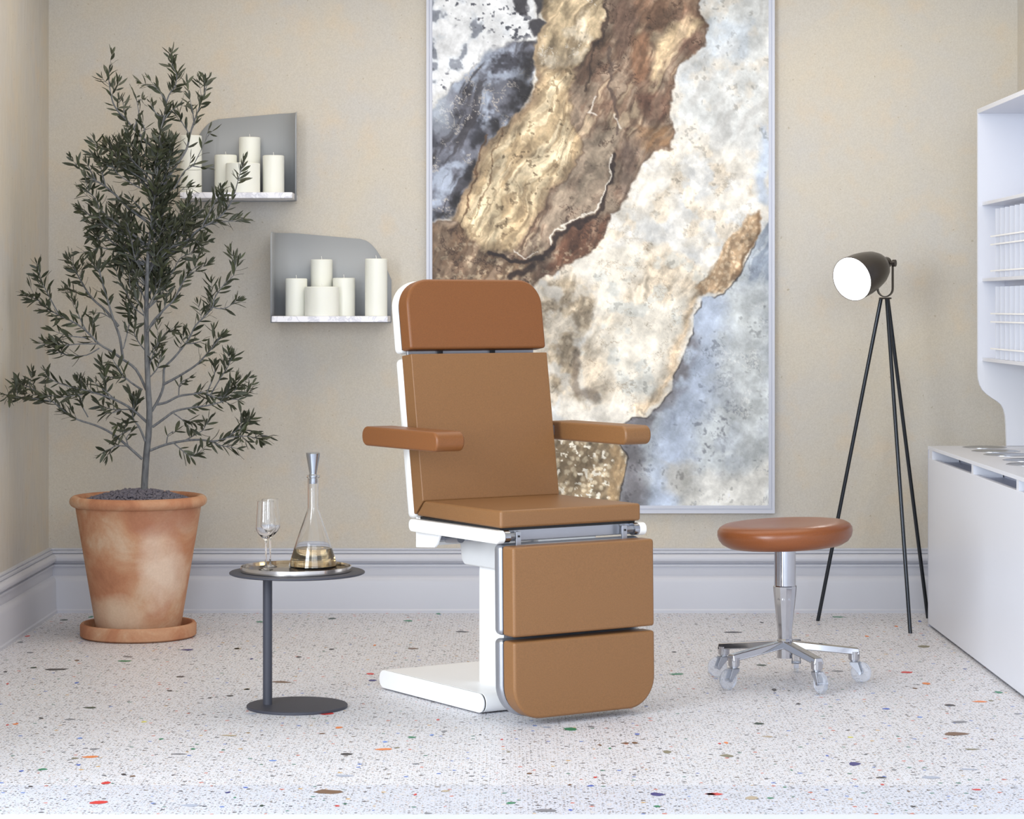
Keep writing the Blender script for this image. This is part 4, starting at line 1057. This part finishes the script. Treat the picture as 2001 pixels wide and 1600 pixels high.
# ---------------------------------------------------------------- tripod lamp
ap = Vector((1.590, 10.465, 0))
lp = empty('tripod_floor_lamp', ap, 0, 'dark tripod floor lamp with bell shade turned towards the painting, lit white', 'lamp')
zt = 1.388
for fx_, fy_, tx, ty in ((1.316, 10.57, -0.017, 0.004), (1.649, 10.17, 0.004, -0.016), (1.805, 10.66, 0.012, 0.010)):
    m = MB(); a = Vector((fx_, fy_, 0))-ap; b = Vector((tx, ty, zt)); m.cyl(a, b, 0.0082, seg=20); m.build('leg', 'lampleg', lp, smooth=40)
m = MB(); m.lathe([(0, zt-0.004), (0.026, zt-0.004), (0.028, zt), (0.026, zt+0.003), (0, zt+0.003)], seg=32); m.build('leg_plate', 'lampblack', lp, smooth=30)
piv = Vector((0.020, 0.0, 1.540))
# U yoke (flat strip)
m = MB(); th = math.radians(-30); ex = Vector((math.cos(th), math.sin(th), 0)); ey = Vector((-ex.y, ex.x, 0)); yr = 0.034
up = []
for k in range(5): up.append((-yr, 0.150-0.115*k/4))
for k in range(1, 13): a = math.radians(180+180*k/12); up.append((yr*math.cos(a), 0.035+yr*math.sin(a)))
for k in range(1, 5): up.append((yr, 0.035+0.115*k/4))
vs = []; fs = []
for i, (u, v) in enumerate(up):
    un = Vector((u, v-0.035)); nn = (Vector((u, min(0, v-0.035)))).normalized() if (u or v) else Vector((1, 0))
    for dn in (-0.0018, 0.0018):
        for wv in (-0.009, 0.009):
            p = ex*(u+nn.x*dn)+ey*wv+Vector((0, 0, 1.3935+v+nn.y*dn)); vs.append(p)
for i in range(len(up)-1):
    a = 4*i; b = a+4
    fs += [(a, a+1, b+1, b), (a+2, b+2, b+3, a+3), (a, b, b+2, a+2), (a+1, a+3, b+3, b+1)]
fs += [(0, 2, 3, 1), (len(vs)-4, len(vs)-3, len(vs)-1, len(vs)-2)]
m.add(vs, fs); m.build('yoke', 'lampblack', lp, smooth=40)
m = MB(); pc = Vector((0, 0, 1.537)); m.cyl(pc-ex*0.045, pc+ex*0.045, 0.0055, seg=16); m.cyl(pc+ex*0.034, pc+ex*0.047, 0.015, seg=24); m.cyl(pc-ex*0.045, pc-ex*0.036, 0.012, seg=24); m.build('pivot_knob', 'lampblack', lp, smooth=40)
ad = Vector((-0.64, -0.72, -0.265)).normalized()
Rm = ad.to_track_quat('Z', 'Y').to_matrix()
c0 = Vector((0.0, 0.0, 1.537)) - ad*0.022
prof = [(0.0, 0.0), (0.020, 0.0), (0.024, 0.006), (0.025, 0.030), (0.027, 0.046), (0.045, 0.060), (0.063, 0.085), (0.077, 0.120), (0.086, 0.165), (0.092, 0.215), (0.0935, 0.262), (0.0945, 0.285),
        (0.0925, 0.285), (0.0905, 0.262), (0.089, 0.215), (0.083, 0.165), (0.074, 0.12), (0.06, 0.087), (0.042, 0.063), (0, 0.056)]
m = MB(); m.lathe(prof, c0, 64, Rm); m.build('lamp_shade', 'lampblack', lp, smooth=40)
m = MB(); m.lathe([(0, 0.281), (0.0925, 0.281), (0.0925, 0.2835), (0, 0.2835)], c0, 64, Rm); m.build('diffuser', 'lit', lp, label='glowing white lamp opening')

# ---------------------------------------------------------------- white counter and shelf unit on the right
XC = 1.76; YE = 10.40; YN = 6.2
cab = empty('counter_cabinet', (XC, (YE+YN)/2, 0), 0, 'long white lacquered counter cabinet along the right wall with open slot under the top', 'cabinet')
yc = (YE+YN)/2; ya, yb = YN-yc, YE-yc
m = MB(); m.box(0.0, 0.018, ya+0.02, yb-0.02, 0.012, 0.711); m.build('front_panel', 'lacquer', cab, bevel=0.0015)
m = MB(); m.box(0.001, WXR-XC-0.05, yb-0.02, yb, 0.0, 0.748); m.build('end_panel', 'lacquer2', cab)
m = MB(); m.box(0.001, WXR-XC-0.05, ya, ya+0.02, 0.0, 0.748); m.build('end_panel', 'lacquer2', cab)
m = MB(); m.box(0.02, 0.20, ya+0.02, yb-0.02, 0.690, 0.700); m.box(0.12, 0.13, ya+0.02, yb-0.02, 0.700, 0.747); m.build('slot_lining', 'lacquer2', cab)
k = 9.40
while k > YN+0.2:
    m = MB(); m.box(0.002, 0.115, k-yc-0.02, k-yc+0.02, 0.700, 0.748); m.build('slot_divider', 'lacquer', cab); k -= 0.84
m = MB(); m.box(0.002, 0.115, yb-0.10, yb-0.02, 0.700, 0.748); m.build('slot_divider', 'lacquer', cab)
wt = empty('worktop', (XC, yc, 0.748), 0, 'thin white worktop with a row of round steel insets, on the counter', 'worktop')
# worktop with holes is a plain slab; insets are slightly proud steel dishes
m = MB(); m.box(0.0, WXR-XC-0.002, ya, yb, 0, 0.015); m.build('slab', 'lacquer', wt, bevel=0.001)
for cx_, cy_, r in ((1.979, 10.285, 0.092), (1.973, 10.02, 0.098), (1.973, 9.765, 0.098), (1.980, 9.42, 0.098)):
    m = MB(); m.lathe([(0.0, 0.0156), (r-0.010, 0.0156), (r-0.006, 0.0172), (r, 0.0162), (r, 0.0148), (0, 0.0148)], (cx_-XC, cy_-yc, 0), 64); m.build('round_inset', 'steel', wt, smooth=30, label='round steel inset flush in the worktop')
m = MB(); m.lathe([(0.0, 0.0156), (0.092, 0.0156), (0.096, 0.0180), (0.102, 0.0165), (0.102, 0.0148), (0, 0.0148)], (1.945-XC, 9.16-yc, 0), 64); m.build('round_inset', 'alu', wt, smooth=30)
m = MB(); m.lathe([(0.0, 0.0158), (0.07, 0.0158), (0.07, 0.0175), (0, 0.0175)], (1.965-XC, 9.13-yc, 0), 48); m.build('dark_lid', 'traybase', wt, smooth=30, label='dark grey round lid')

su = empty('shelf_unit', (1.97, 10.39, 0.763), 0, 'white open wall shelf unit with curved end panel standing on the counter', 'shelf unit')
def SU(x, y, z): return (x-1.97, y-10.39, z-0.763)
m = MB()
side = [(1.968, 2.187), (1.968, 1.075), (1.970, 1.045), (1.977, 1.020), (1.988, 1.000), (2.006, 0.982), (2.028, 0.966), (2.050, 0.952), (2.066, 0.938), (2.077, 0.918), (2.084, 0.890), (2.087, 0.850), (2.090, 0.764), (2.235, 0.764), (2.235, 2.187)]
m.prism(side, lambda u, v, t: SU(u, t, v), 10.378, 10.398); m.build('end_panel', 'lacquer', su)
m = MB(); p0 = SU(1.968, YN+1.0, 2.168); p1 = SU(2.236, 10.398, 2.187); m.box(p0[0], p1[0], p0[1], p1[1]-0.02, p0[2], p1[2]); m.build('top_panel', 'lacquer', su)
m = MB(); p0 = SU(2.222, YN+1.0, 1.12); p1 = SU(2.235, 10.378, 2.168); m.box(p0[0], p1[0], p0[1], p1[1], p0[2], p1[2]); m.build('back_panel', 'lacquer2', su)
for z in (1.779, 1.458, 1.122):
    m = MB(); p0 = SU(1.986, YN+1.0, z); p1 = SU(2.222, 10.378, z+0.014); m.box(p0[0], p1[0], p0[1], p1[1], p0[2], p1[2]); m.build('shelf', 'lacquer', su, bevel=0.001)
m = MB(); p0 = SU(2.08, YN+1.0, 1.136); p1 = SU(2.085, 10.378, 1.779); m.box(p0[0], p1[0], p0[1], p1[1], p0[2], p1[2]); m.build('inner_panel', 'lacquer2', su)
for zi, (za, zb, bars, lb) in enumerate(((1.473, 1.755, (1.643, 1.609, 1.500), 'white slotted upright rack on the middle shelf of the shelf unit'),
                             (1.137, 1.434, (1.323, 1.289, 1.178), 'white slotted upright rack on the lowest shelf of the shelf unit'))):
    rk = empty('slotted_rack', (1.99, 9.6, za), 0, lb, 'rack', 'slotted racks in the shelf unit')
    yv = 10.11
    while yv > 8.3:
        m = MB(); m.box(0.0, 0.085, yv-9.6-0.002, yv-9.6+0.002, 0.0, zb-za); m.build('divider', 'lacquer', rk); yv -= 0.097
    for bz in bars:
        m = MB(); m.box(-0.004, 0.002, 8.3-9.6, 10.20-9.6, bz-za-0.003, bz-za+0.003); m.build('rail', 'white', rk)

# ---------------------------------------------------------------- lights
def area(name, loc, target, sx, sy, power, color):
    l = bpy.data.lights.new(name, 'AREA'); l.shape = 'RECTANGLE'; l.size = sx; l.size_y = sy; l.energy = power; l.color = color
    o = bpy.data.objects.new(name, l); col.objects.link(o); o.location = loc
    o.rotation_euler = (Vector(target)-Vector(loc)).to_track_quat('-Z', 'Y').to_euler(); return o
area('window_light', (-3.7, 3.5, 1.9), (0.5, 9.3, 0.7), 3.0, 2.6, 420, (0.86, 0.93, 1.0))
area('front_light', (1.0, 1.0, 2.6), (0, 9, 0.6), 4.0, 2.4, 150, (0.84, 0.91, 1.0))
area('rear_window', (-0.7, -1.2, 1.5), (0, 9, 0.9), 1.0, 2.6, 60, (0.86, 0.92, 1.0))
area('ceiling_wash', (0, 9.2, 2.97), (0, 9.2, 0), 3.6, 2.2, 46, (1.0, 0.92, 0.84))
w = bpy.data.worlds.new('World'); scene.world = w; w.use_nodes = True
bg = w.node_tree.nodes['Background']; bg.inputs['Color'].default_value = (0.81, 0.885, 1.0, 1); bg.inputs['Strength'].default_value = 1.4
lpw = bpy.data.lights.new('lamp_glow', 'SPOT'); lpw.energy = 4; lpw.color = (1, 0.95, 0.88); lpw.spot_size = math.radians(110); lpw.shadow_soft_size = 0.08
lo = bpy.data.objects.new('lamp_glow', lpw); col.objects.link(lo); lo.location = ap+c0+ad*0.30; lo.rotation_euler = ad.to_track_quat('-Z', 'Y').to_euler()

# ---------------------------------------------------------------- camera
cam = bpy.data.cameras.new('camera'); co = bpy.data.objects.new('camera', cam); col.objects.link(co)
co.location = (0, 0, H); co.rotation_euler = (math.radians(90), 0, 0)
cam.sensor_fit = 'HORIZONTAL'; cam.sensor_width = 36; cam.lens = F/2001*36; cam.shift_y = -200/2001.0; cam.clip_end = 100
scene.camera = co
scene.view_settings.view_transform = 'Standard'; scene.view_settings.look = 'None'
scene.view_settings.exposure = -0.07
